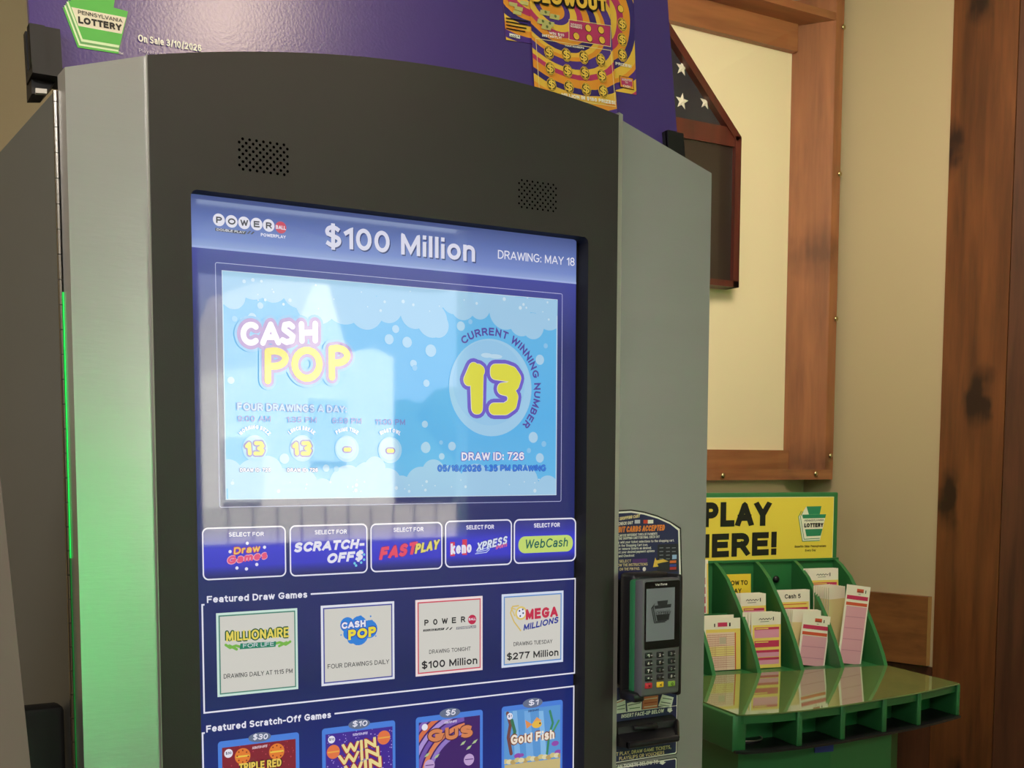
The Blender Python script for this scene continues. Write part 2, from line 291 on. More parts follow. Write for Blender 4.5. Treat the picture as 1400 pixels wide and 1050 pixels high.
class MB:
    def __init__(s): s.v = []; s.f = []; s.mi = []; s.ms = []; s.smooth = set()
    def m(s, mt):
        if mt not in s.ms: s.ms.append(mt)
        return s.ms.index(mt)
    def face(s, pts, mt, smooth=False):
        i = len(s.v); s.v += [Vector(p) for p in pts]; s.f.append(tuple(range(i, i + len(pts)))); s.mi.append(s.m(mt))
        if smooth: s.smooth.add(len(s.f) - 1)
    def mesh(s, vs, fs, mt, smooth=False):
        i = len(s.v); s.v += [Vector(p) for p in vs]; k = s.m(mt)
        for f in fs:
            s.f.append(tuple(i + j for j in f)); s.mi.append(k)
            if smooth: s.smooth.add(len(s.f) - 1)
    def box(s, a, b, mt, T=None):
        x0, y0, z0 = a; x1, y1, z1 = b
        vs = [Vector(p) for p in ((x0, y0, z0), (x1, y0, z0), (x1, y1, z0), (x0, y1, z0), (x0, y0, z1), (x1, y0, z1), (x1, y1, z1), (x0, y1, z1))]
        if T: vs = [T(v) for v in vs]
        s.mesh(vs, [(0, 3, 2, 1), (4, 5, 6, 7), (0, 1, 5, 4), (1, 2, 6, 5), (2, 3, 7, 6), (3, 0, 4, 7)], mt)
    def rbox(s, a, b, r, mt, T=None, seg=2):     # box with bevelled edges
        bm = bmesh.new(); bmesh.ops.create_cube(bm, size=1.0)
        for v in bm.verts: v.co = Vector([(a[i] + b[i]) / 2 + v.co[i] * (b[i] - a[i]) for i in range(3)])
        bmesh.ops.bevel(bm, geom=list(bm.edges), offset=r, segments=seg, affect='EDGES', profile=0.5)
        vs = [v.co.copy() for v in bm.verts]; bm.verts.index_update(); fs = [tuple(v.index for v in f.verts) for f in bm.faces]; bm.free()
        if T: vs = [T(v) for v in vs]
        s.mesh(vs, fs, mt, True)
    def prism(s, pts, d, mt):                    # pts world polygon, extruded by vector d
        n = len(pts); d = Vector(d); vs = [Vector(p) for p in pts] + [Vector(p) + d for p in pts]
        s.mesh(vs, [tuple(range(n)), tuple(range(2 * n - 1, n - 1, -1))] + [(i, i + n, (i + 1) % n + n, (i + 1) % n) for i in range(n)], mt)
    def tube(s, pts, r, mt, n=10, closed=False):
        pts = [Vector(p) for p in pts]; rings = []
        for i, p in enumerate(pts):
            d = (pts[min(i + 1, len(pts) - 1)] - pts[max(i - 1, 0)]).normalized()
            a = d.orthogonal().normalized() if i == 0 else (rings[-1][1] - d * rings[-1][1].dot(d)).normalized()
            rings.append((p, a, d.cross(a)))
        vs = [p + (a * math.cos(2 * math.pi * k / n) + b * math.sin(2 * math.pi * k / n)) * r for p, a, b in rings for k in range(n)]
        fs = [(i * n + k, i * n + (k + 1) % n, (i + 1) * n + (k + 1) % n, (i + 1) * n + k) for i in range(len(pts) - 1) for k in range(n)]
        fs += [tuple(range(n - 1, -1, -1)), tuple(range((len(pts) - 1) * n, len(pts) * n))]
        s.mesh(vs, fs, mt, True)
    def dome(s, c, n, r, h, mt, seg=14):
        n = Vector(n).normalized(); a = n.orthogonal().normalized(); b = n.cross(a); c = Vector(c); vs = []; K = 4
        for k in range(K):
            t = k / K * math.pi / 2
            for i in range(seg):
                w = 2 * math.pi * i / seg; vs.append(c + (a * math.cos(w) + b * math.sin(w)) * r * math.cos(t) + n * h * math.sin(t))
        vs.append(c + n * h); top = len(vs) - 1
        fs = [(k * seg + i, k * seg + (i + 1) % seg, (k + 1) * seg + (i + 1) % seg, (k + 1) * seg + i) for k in range(K - 1) for i in range(seg)]
        fs += [((K - 1) * seg + i, (K - 1) * seg + (i + 1) % seg, top) for i in range(seg)] + [tuple(range(seg - 1, -1, -1))]
        s.mesh(vs, fs, mt, True)
    # ---- flat artwork on a plane; points are measured in photograph pixels
    def poly(s, pl, pts, w, mt): s.face([pl.px(x, y, w * EPS) for x, y in pts], mt)
    def uvpoly(s, pl, pts, w, mt):
        k = w * EPS + nudge(); s.face([pl.at(x, y, k) for x, y in pts], mt)
    def rect(s, pl, tl, br, w, mt, g=0.0):
        a, b = pl.uv(*tl), pl.uv(*br); s.uvpoly(pl, [(a[0] - g, b[1] - g), (b[0] + g, b[1] - g), (b[0] + g, a[1] + g), (a[0] - g, a[1] + g)], w, mt)
    @staticmethod
    def rr(x0, y0, x1, y1, r, n=6):
        out = []
        for cx, cy, t0 in ((x1 - r, y1 - r, 0), (x0 + r, y1 - r, 90), (x0 + r, y0 + r, 180), (x1 - r, y0 + r, 270)):
            out += [(cx + r * math.cos(R(t0 + 90 * k / n)), cy + r * math.sin(R(t0 + 90 * k / n))) for k in range(n + 1)]
        return out
    def rrect(s, pl, tl, br, rpx, w, mt, line=None):   # filled, or an outline of the given pixel width
        a, b = pl.uv(*tl), pl.uv(*br); k = pl.len_y(tl[0], tl[1], 1.0); r = rpx * k
        o = s.rr(a[0], b[1], b[0], a[1], r)
        if line is None: s.uvpoly(pl, o, w, mt); return
        l = line * k; i_ = s.rr(a[0] + l, b[1] + l, b[0] - l, a[1] - l, max(r - l, l * 0.1)); n = len(o)
        vs = [pl.at(x, y, w * EPS) for x, y in o + i_]; s.mesh(vs, [(j, (j + 1) % n, (j + 1) % n + n, j + n) for j in range(n)], mt)
    def disc(s, pl, c, rpx, w, mt, ry=None, win=None, n=28):
        u, v = pl.uv(*c); k = pl.len_y(c[0], c[1], 1.0); r = rpx * k; r2 = (ry or rpx) * k
        pts = [(u + r * math.cos(2 * math.pi * i / n), v + r2 * math.sin(2 * math.pi * i / n)) for i in range(n)]
        if win: pts = clip(pts, win)
        if len(pts) > 2: s.uvpoly(pl, pts, w, mt)
    def line(s, pl, pts, wd, w, mt):
        k = pl.len_y(pts[0][0], pts[0][1], 1.0) * wd / 2; q = [Vector(pl.uv(*p)) for p in pts]
        for a, b in zip(q, q[1:]):
            d = (b - a).normalized(); n = Vector((-d.y, d.x)) * k; a2, b2 = a - d * k, b + d * k
            s.uvpoly(pl, [a2 + n, a2 - n, b2 - n, b2 + n], w, mt)
    def stroke(s, pl, paths, wd, w, mt):         # round brush strokes
        for path in paths:
            k = pl.len_y(path[0][0], path[0][1], 1.0) * wd / 2; q = [Vector(pl.uv(*p)) for p in path]
            for a, b in zip(q, q[1:]):
                d = (b - a).normalized(); n = Vector((-d.y, d.x)) * k
                s.uvpoly(pl, [a + n, a - n, b - n, b + n], w, mt)
            for a in q: s.uvpoly(pl, [(a.x + k * math.cos(2 * math.pi * i / 16), a.y + k * math.sin(2 * math.pi * i / 16)) for i in range(16)], w, mt)
    def text(s, pl, t, p0, p1, h, w, mt, bold=0.0, shear=0.0, space=1.0, halo=None):
        """lettering whose baseline runs from pixel p0 to pixel p1 with capitals h pixels tall"""
        a, b = pl.px(*p0), pl.px(*p1); mx, my = (p0[0] + p1[0]) / 2, (p0[1] + p1[1]) / 2; hh = pl.len_y(mx, my, h)
        L = (b - a).length; ex = (b - a) / L; style = 'miter' if bold < 0.2 else True
        if halo:
            p, wd = line_of(t, L, hh, bold, shear, space, halo[1]); s.mesh(*pen(p, wd, lambda u, v, k: a + ex * u + pl.ey * v + pl.n * ((w - 0.4) * EPS + k), False), halo[0])
        p, wd = line_of(t, L, hh, bold, shear, space); s.mesh(*pen(p, wd, lambda u, v, k: a + ex * u + pl.ey * v + pl.n * (w * EPS + k), style), mt)
    def word(s, t, width, h, F, mt, bold=0.0):   # lettering on any frame F(u, v)
        p, wd = line_of(t, width, h, bold); s.mesh(*pen(p, wd, lambda u, v, k: F(u, v), 'miter'), mt)
    def arc_text(s, pl, t, c, r, h, a0, a1, w, mt, bold=0.0):   # clockwise along a circle; angles from the top, radii in pixels
        cu, cv = pl.uv(*c); k = pl.len_y(c[0], c[1], 1.0); hh = h * k; rr_ = r * k; full = R(abs(a1 - a0)) * rr_
        wt, sx, lay = layout(t, full, hh, 0.125 + 3.0 * bold)
        for x, ch in lay:
            mid = x + _LW[ch] * sx / 2; th = R(a0) + R(a1 - a0) * mid / full
            er = Vector((math.sin(th), math.cos(th))); et = Vector((math.cos(th), -math.sin(th))); base = Vector((cu, cv)) + er * rr_
            paths = [[(x + px_ * sx - mid, (py_ * (1 - wt) + wt / 2) * hh) for px_, py_ in path] for path in _G[ch]]
            def F(u, v, k):
                p = base + et * u + er * v; return pl.at(p.x, p.y, w * EPS + k)
            s.mesh(*pen(paths, wt * hh, F, 'miter'), mt)
    def build(s, name, parent=None, label=None):
        me = bpy.data.meshes.new(name); inv = (_W[parent.name].inverted() if parent else Matrix())
        me.from_pydata([inv @ v for v in s.v], [], s.f)
        for mt in s.ms: me.materials.append(mt)
        me.polygons.foreach_set('material_index', s.mi)
        me.polygons.foreach_set('use_smooth', [i in s.smooth for i in range(len(s.f))])
        if s.smooth and hasattr(me, 'set_sharp_from_angle'): me.set_sharp_from_angle(angle=R(45))
        me.update(); o = bpy.data.objects.new(name, me); COL.objects.link(o)
        if parent: o.parent = parent; _W[o.name] = _W[parent.name]
        else: _W[o.name] = Matrix()
        if label: o['label'] = label
        return o
_W = {}
def thing(name, label, cat, mtx=None, loc=(0, 0, 0), group=None):
    o = bpy.data.objects.new(name, None); COL.objects.link(o); o.empty_display_size = 0.1
    m = mtx or Matrix.Translation(loc); o.matrix_world = m; _W[o.name] = m
    o['label'] = label; o['category'] = cat
    if group: o['group'] = group
    return o
def tag(o, label, cat, group=None):
    o['label'] = label; o['category'] = cat
    if group: o['group'] = group
    return o
def struct(mb, name, label, cat='room'):
    o = mb.build(name); o['kind'] = 'structure'; o['label'] = label; o['category'] = cat
    return o

# ------------------------------------------------------------------ the room
YB = 1.53                                       # back wall
A_R = R(10.9); WR_DIR = Vector((math.sin(A_R), -math.cos(A_R), 0))   # the right wall runs towards the room, opening outwards
_d = ray(1146, 640); WR0 = CAM + _d * ((1.42 + 1.0211) / _d.y); WR0.z = 0
WR_C = WR0 - WR_DIR * ((YB - 1.42) / math.cos(A_R))                   # its corner with the back wall
YF, XL, ZC = -3.0, -2.0, 2.75
WR_E = WR_C + WR_DIR * ((YB - YF) / math.cos(A_R))
PR = Plane(WR_C, WR_DIR, (0, 0, 1))             # right wall face
b = MB(); b.box((XL, YB, 0), (WR_C.x + 0.2, YB + 0.1, ZC), M['wall']); struct(b, 'wall_back', 'beige back wall behind kiosk and display case', 'wall')
b = MB(); n = -PR.n * 0.1; b.prism([WR_C, WR_E, WR_E + Vector((0, 0, ZC)), WR_C + Vector((0, 0, ZC))], n, M['wall']); struct(b, 'wall_right', 'plain beige wall right of the display case', 'wall')
b = MB(); b.box((XL - 0.1, YF, 0), (XL, YB, ZC), M['wall']); struct(b, 'wall_left', 'beige wall of the shop on the far left', 'wall')
b = MB()
WIN = (1.29, 2.40, 1.17, 2.45); LOW = (0.66, 1.20, 0.12, 1.60)        # front wall openings, the low one added for a green reflection: x0, x1, z0, z1
for x0, x1, z0, z1 in ((XL, LOW[0], 0, ZC), (LOW[0], LOW[1], 0, LOW[2]), (LOW[0], LOW[1], LOW[3], ZC), (LOW[1], WIN[0], 0, ZC),
                       (WIN[0], WIN[1], 0, WIN[2]), (WIN[0], WIN[1], WIN[3], ZC), (WIN[1], WR_E.x + 0.1, 0, ZC)):
    b.box((x0, YF - 0.12, z0), (x1, YF, z1), M['wall'])
struct(b, 'wall_front', 'beige shop wall with a front window and an added low one', 'wall')
b = MB(); b.box((XL - 0.1, YF - 0.1, -0.1), (WR_E.x + 0.2, YB + 0.1, 0), M['floor']); struct(b, 'floor', 'brown vinyl shop floor', 'floor')
b = MB(); b.box((XL - 0.1, YF - 0.1, ZC), (WR_E.x + 0.2, YB + 0.1, ZC + 0.1), M['ceiling']); struct(b, 'ceiling', 'pale painted shop ceiling', 'ceiling')
frame_m = mat('white_window_frame', 'd9d5cb', 0.5); pane_m = clear('window_glass', (0.97, 0.99, 0.98), 0.4)
for nm, (x0, x1, z0, z1), lb in (('window_1', WIN, 'large shop window facing the white house'), ('tint_window', LOW, 'added low window tinting the steel, facing the green hedge')):
    b = MB(); t = 0.045
    for q in ((x0, x0 + t, z0, z1), (x1 - t, x1, z0, z1), (x0, x1, z0, z0 + t), (x0, x1, z1 - t, z1)): b.box((q[0], YF - 0.1, q[2]), (q[1], YF - 0.02, q[3]), frame_m)
    w = struct(b, nm, lb, 'window')
    g = MB(); g.box((x0 + t, YF - 0.065, z0 + t), (x1 - t, YF - 0.06, z1 - t), pane_m); g.build('window_pane', w)
# outside, only seen as reflections in the screen and the steel
b = MB(); b.box((-14, -24, -0.25), (20, YF - 0.12, -0.15), mat('asphalt', '8a8780', 0.9)); struct(b, 'ground', 'grey paved ground outside the windows', 'ground')
hs = thing('house', 'white gabled house across the pavement outside', 'house', loc=(3.0, -9.6, -0.15))
sid = mat('white_siding', 'f2ece0', 0.7)
b = MB(); b.prism([(3.3, -9.2, -0.15), (5.18, -9.2, -0.15), (5.18, -9.2, 2.45), (4.98, -9.2, 2.52), (4.78, -9.2, 2.3), (4.48, -9.2, 3.25), (4.12, -9.2, 2.35), (3.3, -9.2, 2.2)], (0, -3, 0), sid)
b.build('wall', hs)
for x0, z0 in ((3.55, 1.15), (4.35, 1.5)):
    b = MB(); b.box((x0, -9.19, z0), (x0 + 0.35, -9.15, z0 + 0.55), mat('house_window_pale', 'd3d6d4', 0.3)); b.build('window', hs)
b = MB()
for i in range(9): b.box((0.8, -9.5 + (i % 2) * 0.02, -0.15 + i * 0.35), (3.28, -9.4 + (i % 2) * 0.02, 0.195 + i * 0.35), mat('tan_siding', 'cdb9a4', 0.8))
sh = b.build('shed'); tag(sh, 'tan clapboard shed beside the white house', 'shed')
b = MB()
for i in range(22):
    b.box((2.2 + i * 0.2, -8.1, -0.15), (2.385 + i * 0.2, -8.06, 1.15), mat('tan_fence_board', 'cfc5b4', 0.8))
fc = b.build('board_fence'); tag(fc, 'pale vertical board fence in front of the white house', 'fence')
b = MB(); b.box((1.0, -4.25, 2.30), (2.9, YF - 0.13, 2.36), mat('grey_awning', 'a9a8a6', 0.8)); aw = b.build('awning'); tag(aw, 'flat grey awning over the large shop window', 'awning')
tr = thing('sky_mask_tree', 'added dark tree dimming the reflected sky right of the white house', 'tree', loc=(6.3, -9.8, -0.15))  # added to hold back bright sky in the screen's reflection
b = MB(); b.tube([(6.3, -9.8, -0.15), (6.3, -9.8, 0.8)], 0.12, mat('mask_bark', '4a3a2c', 0.9)); b.build('trunk', tr)
b = MB(); rnd = random.Random(9)
for i in range(46): b.dome((6.3 + rnd.uniform(-.75, .75), -9.8 + rnd.uniform(-.4, .5), rnd.uniform(.55, 1.9)), (rnd.uniform(-.4, .4), 1, rnd.uniform(-.2, .7)), .34, .34, mat('mask_leaves', '2f4a2c', 0.9), 10)
b.build('crown', tr)
hm = bpy.data.materials.new('reflector_green'); hm.use_nodes = True  # made-up sunlit green, reflected as a tint in the left steel panel
_b = hm.node_tree.nodes['Principled BSDF']; _b.inputs['Base Color'].default_value = (0.02, 0.66, 0.14, 1); _b.inputs['Roughness'].default_value = 0.8
b = MB(); rnd = random.Random(4); NX, NZ = 22, 24
for i in range(NX):
    for k in range(NZ):
        x, z = 0.55 + i * 0.085, -0.15 + k * 0.1
        b.dome((x + rnd.uniform(-.03, .03), -6.45 + rnd.uniform(-.05, .05), z), (rnd.uniform(-.3, .3), 1, rnd.uniform(0, .6)), 0.09, 0.09, hm, 8)
b.box((0.5, -7.0, -0.15), (2.4, -6.5, 2.15), hm)
hd = b.build('reflector'); tag(hd, 'added unseen bright green hedge outside the low window', 'reflector'); hd['kind'] = 'stuff'

# ------------------------------------------------------------------ boards on the right wall
def wr_board(x0, x1, ztop, zbot, th, mt, name, label, endm=None):       # x pixels at mid height on the right wall
    u0 = PR.uv(x0, 640)[0]; u1 = PR.uv(x1, 640)[0]; b = MB()
    pts = [PR.at(u0, zbot), PR.at(u1, zbot), PR.at(u1, ztop), PR.at(u0, ztop)]
    b.prism([p + PR.n * 0.001 for p in pts], PR.n * th, mt)
    if endm: b.face([PR.at(u1 + 0.0004, zbot, 0.001), PR.at(u1 + 0.0004, ztop, 0.001), PR.at(u1 + 0.0004, ztop, th + 0.001), PR.at(u1 + 0.0004, zbot, th + 0.001)], endm)
    return struct(b, name, label, 'trim')
wr_board(1285.5, 1372, ZC, 0, 0.006, M['post'], 'trim_1', 'wide stained knotty pine board edging the beige wall')
wr_board(1373, 1480, ZC, 0, 0.004, M['post_dark'], 'trim_2', 'darker pine board at the right end of the wall')
z_t = PR.px(1277, 815.8).z; z_b = PR.px(1276, 910).z
wr_board(1150, 1280, z_t, z_b, 0.02, M['board'], 'trim_3', 'short level brown board beside the green slip holder', M['board_end'])
wr_board(1150, 1284.5, z_b - 0.004, 0, 0.005, M['post_dark'], 'trim_4', 'dark wainscot below the short brown board')

# ------------------------------------------------------------------ display case on the back wall
YBK = 1.519; YCF = 1.42
PBK, PBT, PCF = facing(YBK), facing(YBK - 0.022), facing(YCF)
tc_ = thing('display_case', 'reddish pine framed display case with a cream board behind the kiosk', 'display case', loc=(2.2, YBK, 1.5))
def X(pl, x, y): return pl.px(x, y).x
def Zc(pl, x, y): return pl.px(x, y).z
xin = X(PBK, 1077, 340); zin_b = Zc(PBT, 1020, 615); zin_t = Zc(PBT, 1000, 48.2)
zcb = Zc(PCF, 1050, 655.8); zci = Zc(PCF, 1050, 642); zbt_t = zin_t + 0.072; xl0 = 1.2
xo = X(PCF, 1146, 340); xoi = X(PCF, 1137, 340)
b = MB(); b.box((xl0, YBK, zcb + 0.005), (xin + 0.02, YB - 0.001, zbt_t + 0.02), M['cream']); b.build('back_panel', tc_, 'cream backing board')
b = MB(); b.box((xl0, YBK - 0.022, zin_t), (xin - 0.001, YBK, zbt_t), M['case_wood_flat']); b.build('batten', tc_)
b = MB(); b.box((xl0, YBK - 0.022, zcb + 0.02), (xin - 0.001, YBK, zin_b), M['case_wood_flat']); b.build('batten', tc_)
b = MB(); b.prism([(xin, YBK, zcb), (xin + 0.02, YB - 0.002, zcb), (xo, YCF, zcb), (xoi - 0.005, YCF, zcb)], (0, 0, zbt_t + 0.16 - zcb), M['case_wood']); b.build('side_board', tc_)
b = MB(); b.box((xl0, YCF, zbt_t), (xoi - 0.006, YBK - 0.0005, zbt_t + 0.02), M['case_wood_flat']); b.build('top_board', tc_)
b = MB(); b.box((xl0, YCF - 0.0009, zcb - 0.0005), (xo - 0.001, YCF + 0.018, zci), M['case_wood_flat']); b.build('bottom_rail', tc_)
b = MB(); b.box((xoi - 0.004, YCF - 0.0008, zci), (xo - 0.0005, YCF + 0.012, zbt_t + 0.16), M['case_wood']); b.build('front_edge', tc_)
acr = clear('acrylic_sheet', (0.985, 0.985, 0.98), 0.25)
b = MB(); b.box((xl0, YCF - 0.005, zcb + 0.004), (xo - 0.003, YCF - 0.002, zbt_t + 0.15), acr); b.build('acrylic_cover', tc_, 'clear acrylic front sheet')
for x, y in ((1156, 39), (1151, 239), (1142, 436), (1134, 623), (1114, 647.5), (987, 650)):
    c = PCF.px(x, y); c.x = min(c.x, xo - 0.006); b = MB(); b.dome((c.x, YCF - 0.005, c.z), (0, -1, 0), 0.0072, 0.004, M['brass']); b.build('screw', tc_)
# ------------------------------------------------------------------ flag case hung in the display case
PFC = facing(YBK - 0.05)
fl = thing('flag_case', 'dark mahogany flag display case with a folded starred flag', 'flag case', loc=(1.9, YBK - 0.03, 1.5))
def fz(x, y): return Vector(PFC.uv(x, y))
pk = fz(1014, 187.5); pbr = fz(1009, 393); sl = fz(916, 32); dirs = (sl - pk).normalized()
apex_x = pk.x - 0.31; apex = pk + dirs * ((pk.x - apex_x) / -dirs.x)
lf = Vector((2 * apex_x - pk.x, pk.y)); zb = pbr.y
def bar(mb, a, c, wd, mt, y0, y1):
    d = (c - a).normalized(); nn = Vector((-d.y, d.x)) * wd
    mb.prism([(p.x, y0, p.y) for p in (a, c, c + nn, a + nn)], (0, y1 - y0, 0), mt)
YF0, YF1 = YBK - 0.05, YBK - 0.001
b = MB(); fw = 0.020
bar(b, pk, apex, fw, M['mahogany'], YF0, YF1); bar(b, apex, lf, fw, M['mahogany'], YF0, YF1)
bar(b, Vector((pk.x, zb)), pk, fw, M['mahogany'], YF0, YF1); bar(b, lf, Vector((lf.x, zb)), fw, M['mahogany'], YF0, YF1)
bar(b, Vector((lf.x, zb)), Vector((pk.x, zb)), 0.016, M['mahogany'], YF0, YF1); b.build('frame', fl)
zd0, zd1 = fz(960, 192).y, fz(960, 166).y
b = MB(); b.box((lf.x + fw, YF0 + 0.003, zd0), (pk.x - fw * 0.8, YF1 - 0.01, zd1), M['mahogany']); b.build('divider_rail', fl)
b = MB(); b.prism([(lf.x + fw, YF0 + 0.02, zd1), (pk.x - fw, YF0 + 0.02, zd1), (apex.x, YF0 + 0.02, apex.y - 0.035)], (0, 0.02, 0), M['flag']); fg = b.build('flag', fl, 'folded dark navy flag')
PST = facing(YF0 + 0.02)
for x, y, r in ((932, 93, 11.5), (932, 138.6, 12), (964, 140, 10.5)):
    b = MB(); u, v = PST.uv(x, y); k = PST.len_y(x, y, 1) * r; c3 = PST.at(u, v, 0.006)
    o_ = [PST.at(u + k * (1 if i % 2 == 0 else 0.42) * math.sin(i * math.pi / 5 + 0.1), v + k * (1 if i % 2 == 0 else 0.42) * math.cos(i * math.pi / 5 + 0.1), 0.001) for i in range(10)]
    for i in range(10): b.face([o_[i], o_[(i + 1) % 10], c3], M['star'])
    b.build('star', fg, 'white embroidered star')
b = MB(); b.box((lf.x + fw, YF0 + 0.012, zb + 0.016), (pk.x - fw, YF1 - 0.01, zd0), M['flag_panel']); b.build('lower_panel', fl, 'dark lower panel')

# ------------------------------------------------------------------ ticket kiosk
YD, YW = -0.018, -0.006
PS, PD, PW = facing(0.0), facing(YD), facing(YW)
kx0, kx1 = 0.232, 0.8894; kz = lambda z: z + 1.5
K = thing('ticket_kiosk', 'tall charcoal and silver lottery ticket vending kiosk with a lit touch screen', 'vending machine', loc=(0.56, 0.27, 0))
def top_z(x):                                   # straight sloping shoulders and a shallow arc between them
    if x < 0.2942: return 1.7998 + (x - 0.232) * 0.31
    if x > 0.7590: return 1.8413 - (x - 0.7671) * 0.3124
    return 1.854 - (0.39 if x < 0.597 else 0.52) * (x - 0.597) ** 2
b = MB(); b.box((0.2355, 0.022, 0.0), (kx1 - 0.004, 0.56, 1.775), M['side']); b.build('cabinet_body', K)
def front(x0, x1, y0, y1, z0, mt, dz=0.0, n=24):
    xs = [x0 + (x1 - x0) * i / n for i in range(n + 1)]
    mb = MB(); mb.prism([(x0, y0, z0)] + [(x1, y0, z0)] + [(x, y0, top_z(x) + dz) for x in reversed(xs)], (0, y1 - y0, 0), mt)
    return mb
dx0, dx1 = 0.2942, 0.7575
front(kx0, dx0 - 0.0005, -0.0125, 0.012, 0.10, M['metal']).build('front_panel', K, 'narrow silver front panel')
front(dx1 + 0.0015, kx1, YW, 0.012, 0.10, M['metal']).build('front_panel', K, 'wide silver front panel with the payment slots')
front(dx1, dx1 + 0.0062, -0.0165, 0.012, 0.10, M['metal_edge'], 0.0).build('door_edge', K)
front(dx0 - 0.0009, dx0, -0.0165, 0.012, 0.10, M['metal_edge'], 0.0).build('door_edge', K)
# door with a rounded opening for the screen
sx0, sx1, sz1, sz0 = 0.3265, 0.7220, 1.7190, 1.0150
b = MB(); N = 8
inn = MB.rr(sx0, sz0, sx1, sz1, 0.006, N)        # ccw from the top right corner
xs = [dx0 + (dx1 - dx0) * i / 30 for i in range(31)]
tops = [(x, top_z(x)) for x in xs]
def doorface(y, flip):
    Q = lambda p: (p[0], y, p[1])
    quads = []
    tr, tl, bl, br = inn[0:N + 1], inn[N + 1:2 * N + 2], inn[2 * N + 2:3 * N + 3], inn[3 * N + 3:]
    rim_top = [p for p in tops if sx0 - 1e-6 <= p[0] <= sx1 + 1e-6]
    quads.append([(sx0, tl[0][1])] + [(sx1, tr[-1][1])] + [(sx1, top_z(sx1))] + list(reversed([p for p in tops if sx0 < p[0] < sx1])) + [(sx0, top_z(sx0))])
    quads.append([(dx0, 0.12), (sx0, 0.12), (sx0, top_z(sx0))] + list(reversed([p for p in tops if p[0] < sx0])))
    quads.append([(sx1, 0.12), (dx1, 0.12)] + list(reversed([p for p in tops if p[0] > sx1])) + [(sx1, top_z(sx1))])
    quads.append([(sx0, 0.12), (sx1, 0.12), (sx1, sz0), (sx0, sz0)])
    for corner, arc in (((sx1, sz1), tr), ((sx0, sz1), tl), ((sx0, sz0), bl), ((sx1, sz0), br)): quads.append([corner] + list(reversed(arc)))
    for q in quads: b.face([Q(p) for p in (reversed(q) if flip else q)], M['door'])
doorface(YD, False)
for i in range(len(inn)):                        # the dark walls of the screen recess
    a, c = inn[i], inn[(i + 1) % len(inn)]; b.face([(a[0], YD, a[1]), (c[0], YD, c[1]), (c[0], 0.002, c[1]), (a[0], 0.002, a[1])], M['blacksoft'])
for a, c in zip(tops, tops[1:]): b.face([(a[0], YD, a[1]), (a[0], 0.012, a[1]), (c[0], 0.012, c[1]), (c[0], YD, c[1])], M['door'])
for x in (dx0, dx1): b.face([(x, YD, 0.12), (x, 0.012, 0.12), (x, 0.012, top_z(x)), (x, YD, top_z(x))], M['door'])
b.build('front_door', K, 'charcoal door around the screen')
# loudspeaker holes
hole = mat('speaker_hole', '030303', 1.0, spec=0.0)
for c4 in (((368, 112), (1026, 215), (376, 597), (1035, 690), 300, 180, 11.667, 2.05), ((680, 719), (806, 737), (680, 826), (806, 842), 480, 0, 2.917, 1.75)):
    p = [PD.uv(c4[5 - 1] + q[0] / c4[6], c4[5] + q[1] / c4[6]) for q in c4[:4]]
    ux, uy = (p[1][0] - p[0][0]) / 6, (p[0][1] - p[2][1]) / 4; x0, y0 = p[0][0], (p[0][1] + p[1][1]) / 2; b = MB(); r = c4[7] * PD.len_y(360, 220, 1)
    for i in range(-1, 15 - 1):
        for j in range(0, 9):
            pass
    for row in range(9):
        cols = range(7) if row % 2 == 0 else range(8)
        for cidx in cols:
            cx = x0 + ux * (cidx - (0.5 if row % 2 else 0)); cy = y0 - uy * row / 2
            b.uvpoly(PD, [(cx + r * math.cos(k * math.pi / 6), cy + r * math.sin(k * math.pi / 6)) for k in range(12)], 0.6, hole)
    b.build('speaker_grille', K)
# left flank: dark side panel on a long hinge, black plinth panel, light strip
PXL = Plane((kx0, 0, 0), (0, -1, 0), (0, 0, 1))
z_st = PXL.px(78, 125).z; z_sb = PXL.px(78, 970).z
b = MB(); b.box((kx0 - 0.002, 0.020, 0.02), (kx0 + 0.003, 0.56, z_st), M['side']); sp = b.build('side_panel', K, 'dark grey side panel')
b = MB(); zz = z_sb - 0.25
while zz < z_st - 0.004:
    b.tube([(kx0 - 0.0015, 0.0150, zz), (kx0 - 0.0015, 0.0150, min(zz + 0.0190, z_st))], 0.0022, M['chrome'], 10); zz += 0.0196
b.build('hinge', sp, 'long chrome piano hinge')
led = mat('green_led_strip', (30, 235, 90), 0.4, emit=0.7)
b = MB(); b.box((kx0 - 0.0010, 0.0112, PXL.px(86, 760).z), (kx0 - 0.0002, 0.0118, PXL.px(86, 400).z), led); b.box((kx0 - 0.0010, 0.0112, 0.9), (kx0 - 0.0002, 0.0118, PXL.px(86, 760).z - 0.0005), mat('dim_green_led_strip', (20, 150, 60), 0.4, emit=0.12)); b.build('light_strip', K, 'thin green lit strip')

# ---- the screen
SCR_Z = (sz0, sz1)
DSP = MB()
zs = [PS.uv(x, y)[1] for x, y in ((300, 344), (300, 358))]
hdr_b = PS.uv(667, 376)[1]
navy = ui_grad('screen_navy', sz0, hdr_b, [(0.0, '4a50a8'), (0.10, '2e3474'), (0.48, '22296c'), (0.56, '162260'), (0.80, '122a92'), (1.0, '163cbc')])
hdr_m = ui_grad('screen_header', hdr_b, sz1, [(0.0, '4f5c92'), (0.35, '6276b8'), (0.8, '7f95d8'), (1.0, '9fb4e6')])
x0s, x1s = sx0 - 0.004, sx1 + 0.004
DSP.box((x0s, 0.0003, sz0 - 0.004), (x1s, 0.012, sz1 + 0.004), M['blacksoft'])
DSP.uvpoly(PS, [(x0s, sz0 - 0.004), (x1s - 0.006, sz0 - 0.004), (x1s - 0.006, hdr_b), (x0s, hdr_b)], 0.5, navy)
display = DSP.build('touch_screen', K, 'lit touch screen')
WHT, PALE = ui('f4f2ff'), ui('c4c6ee')
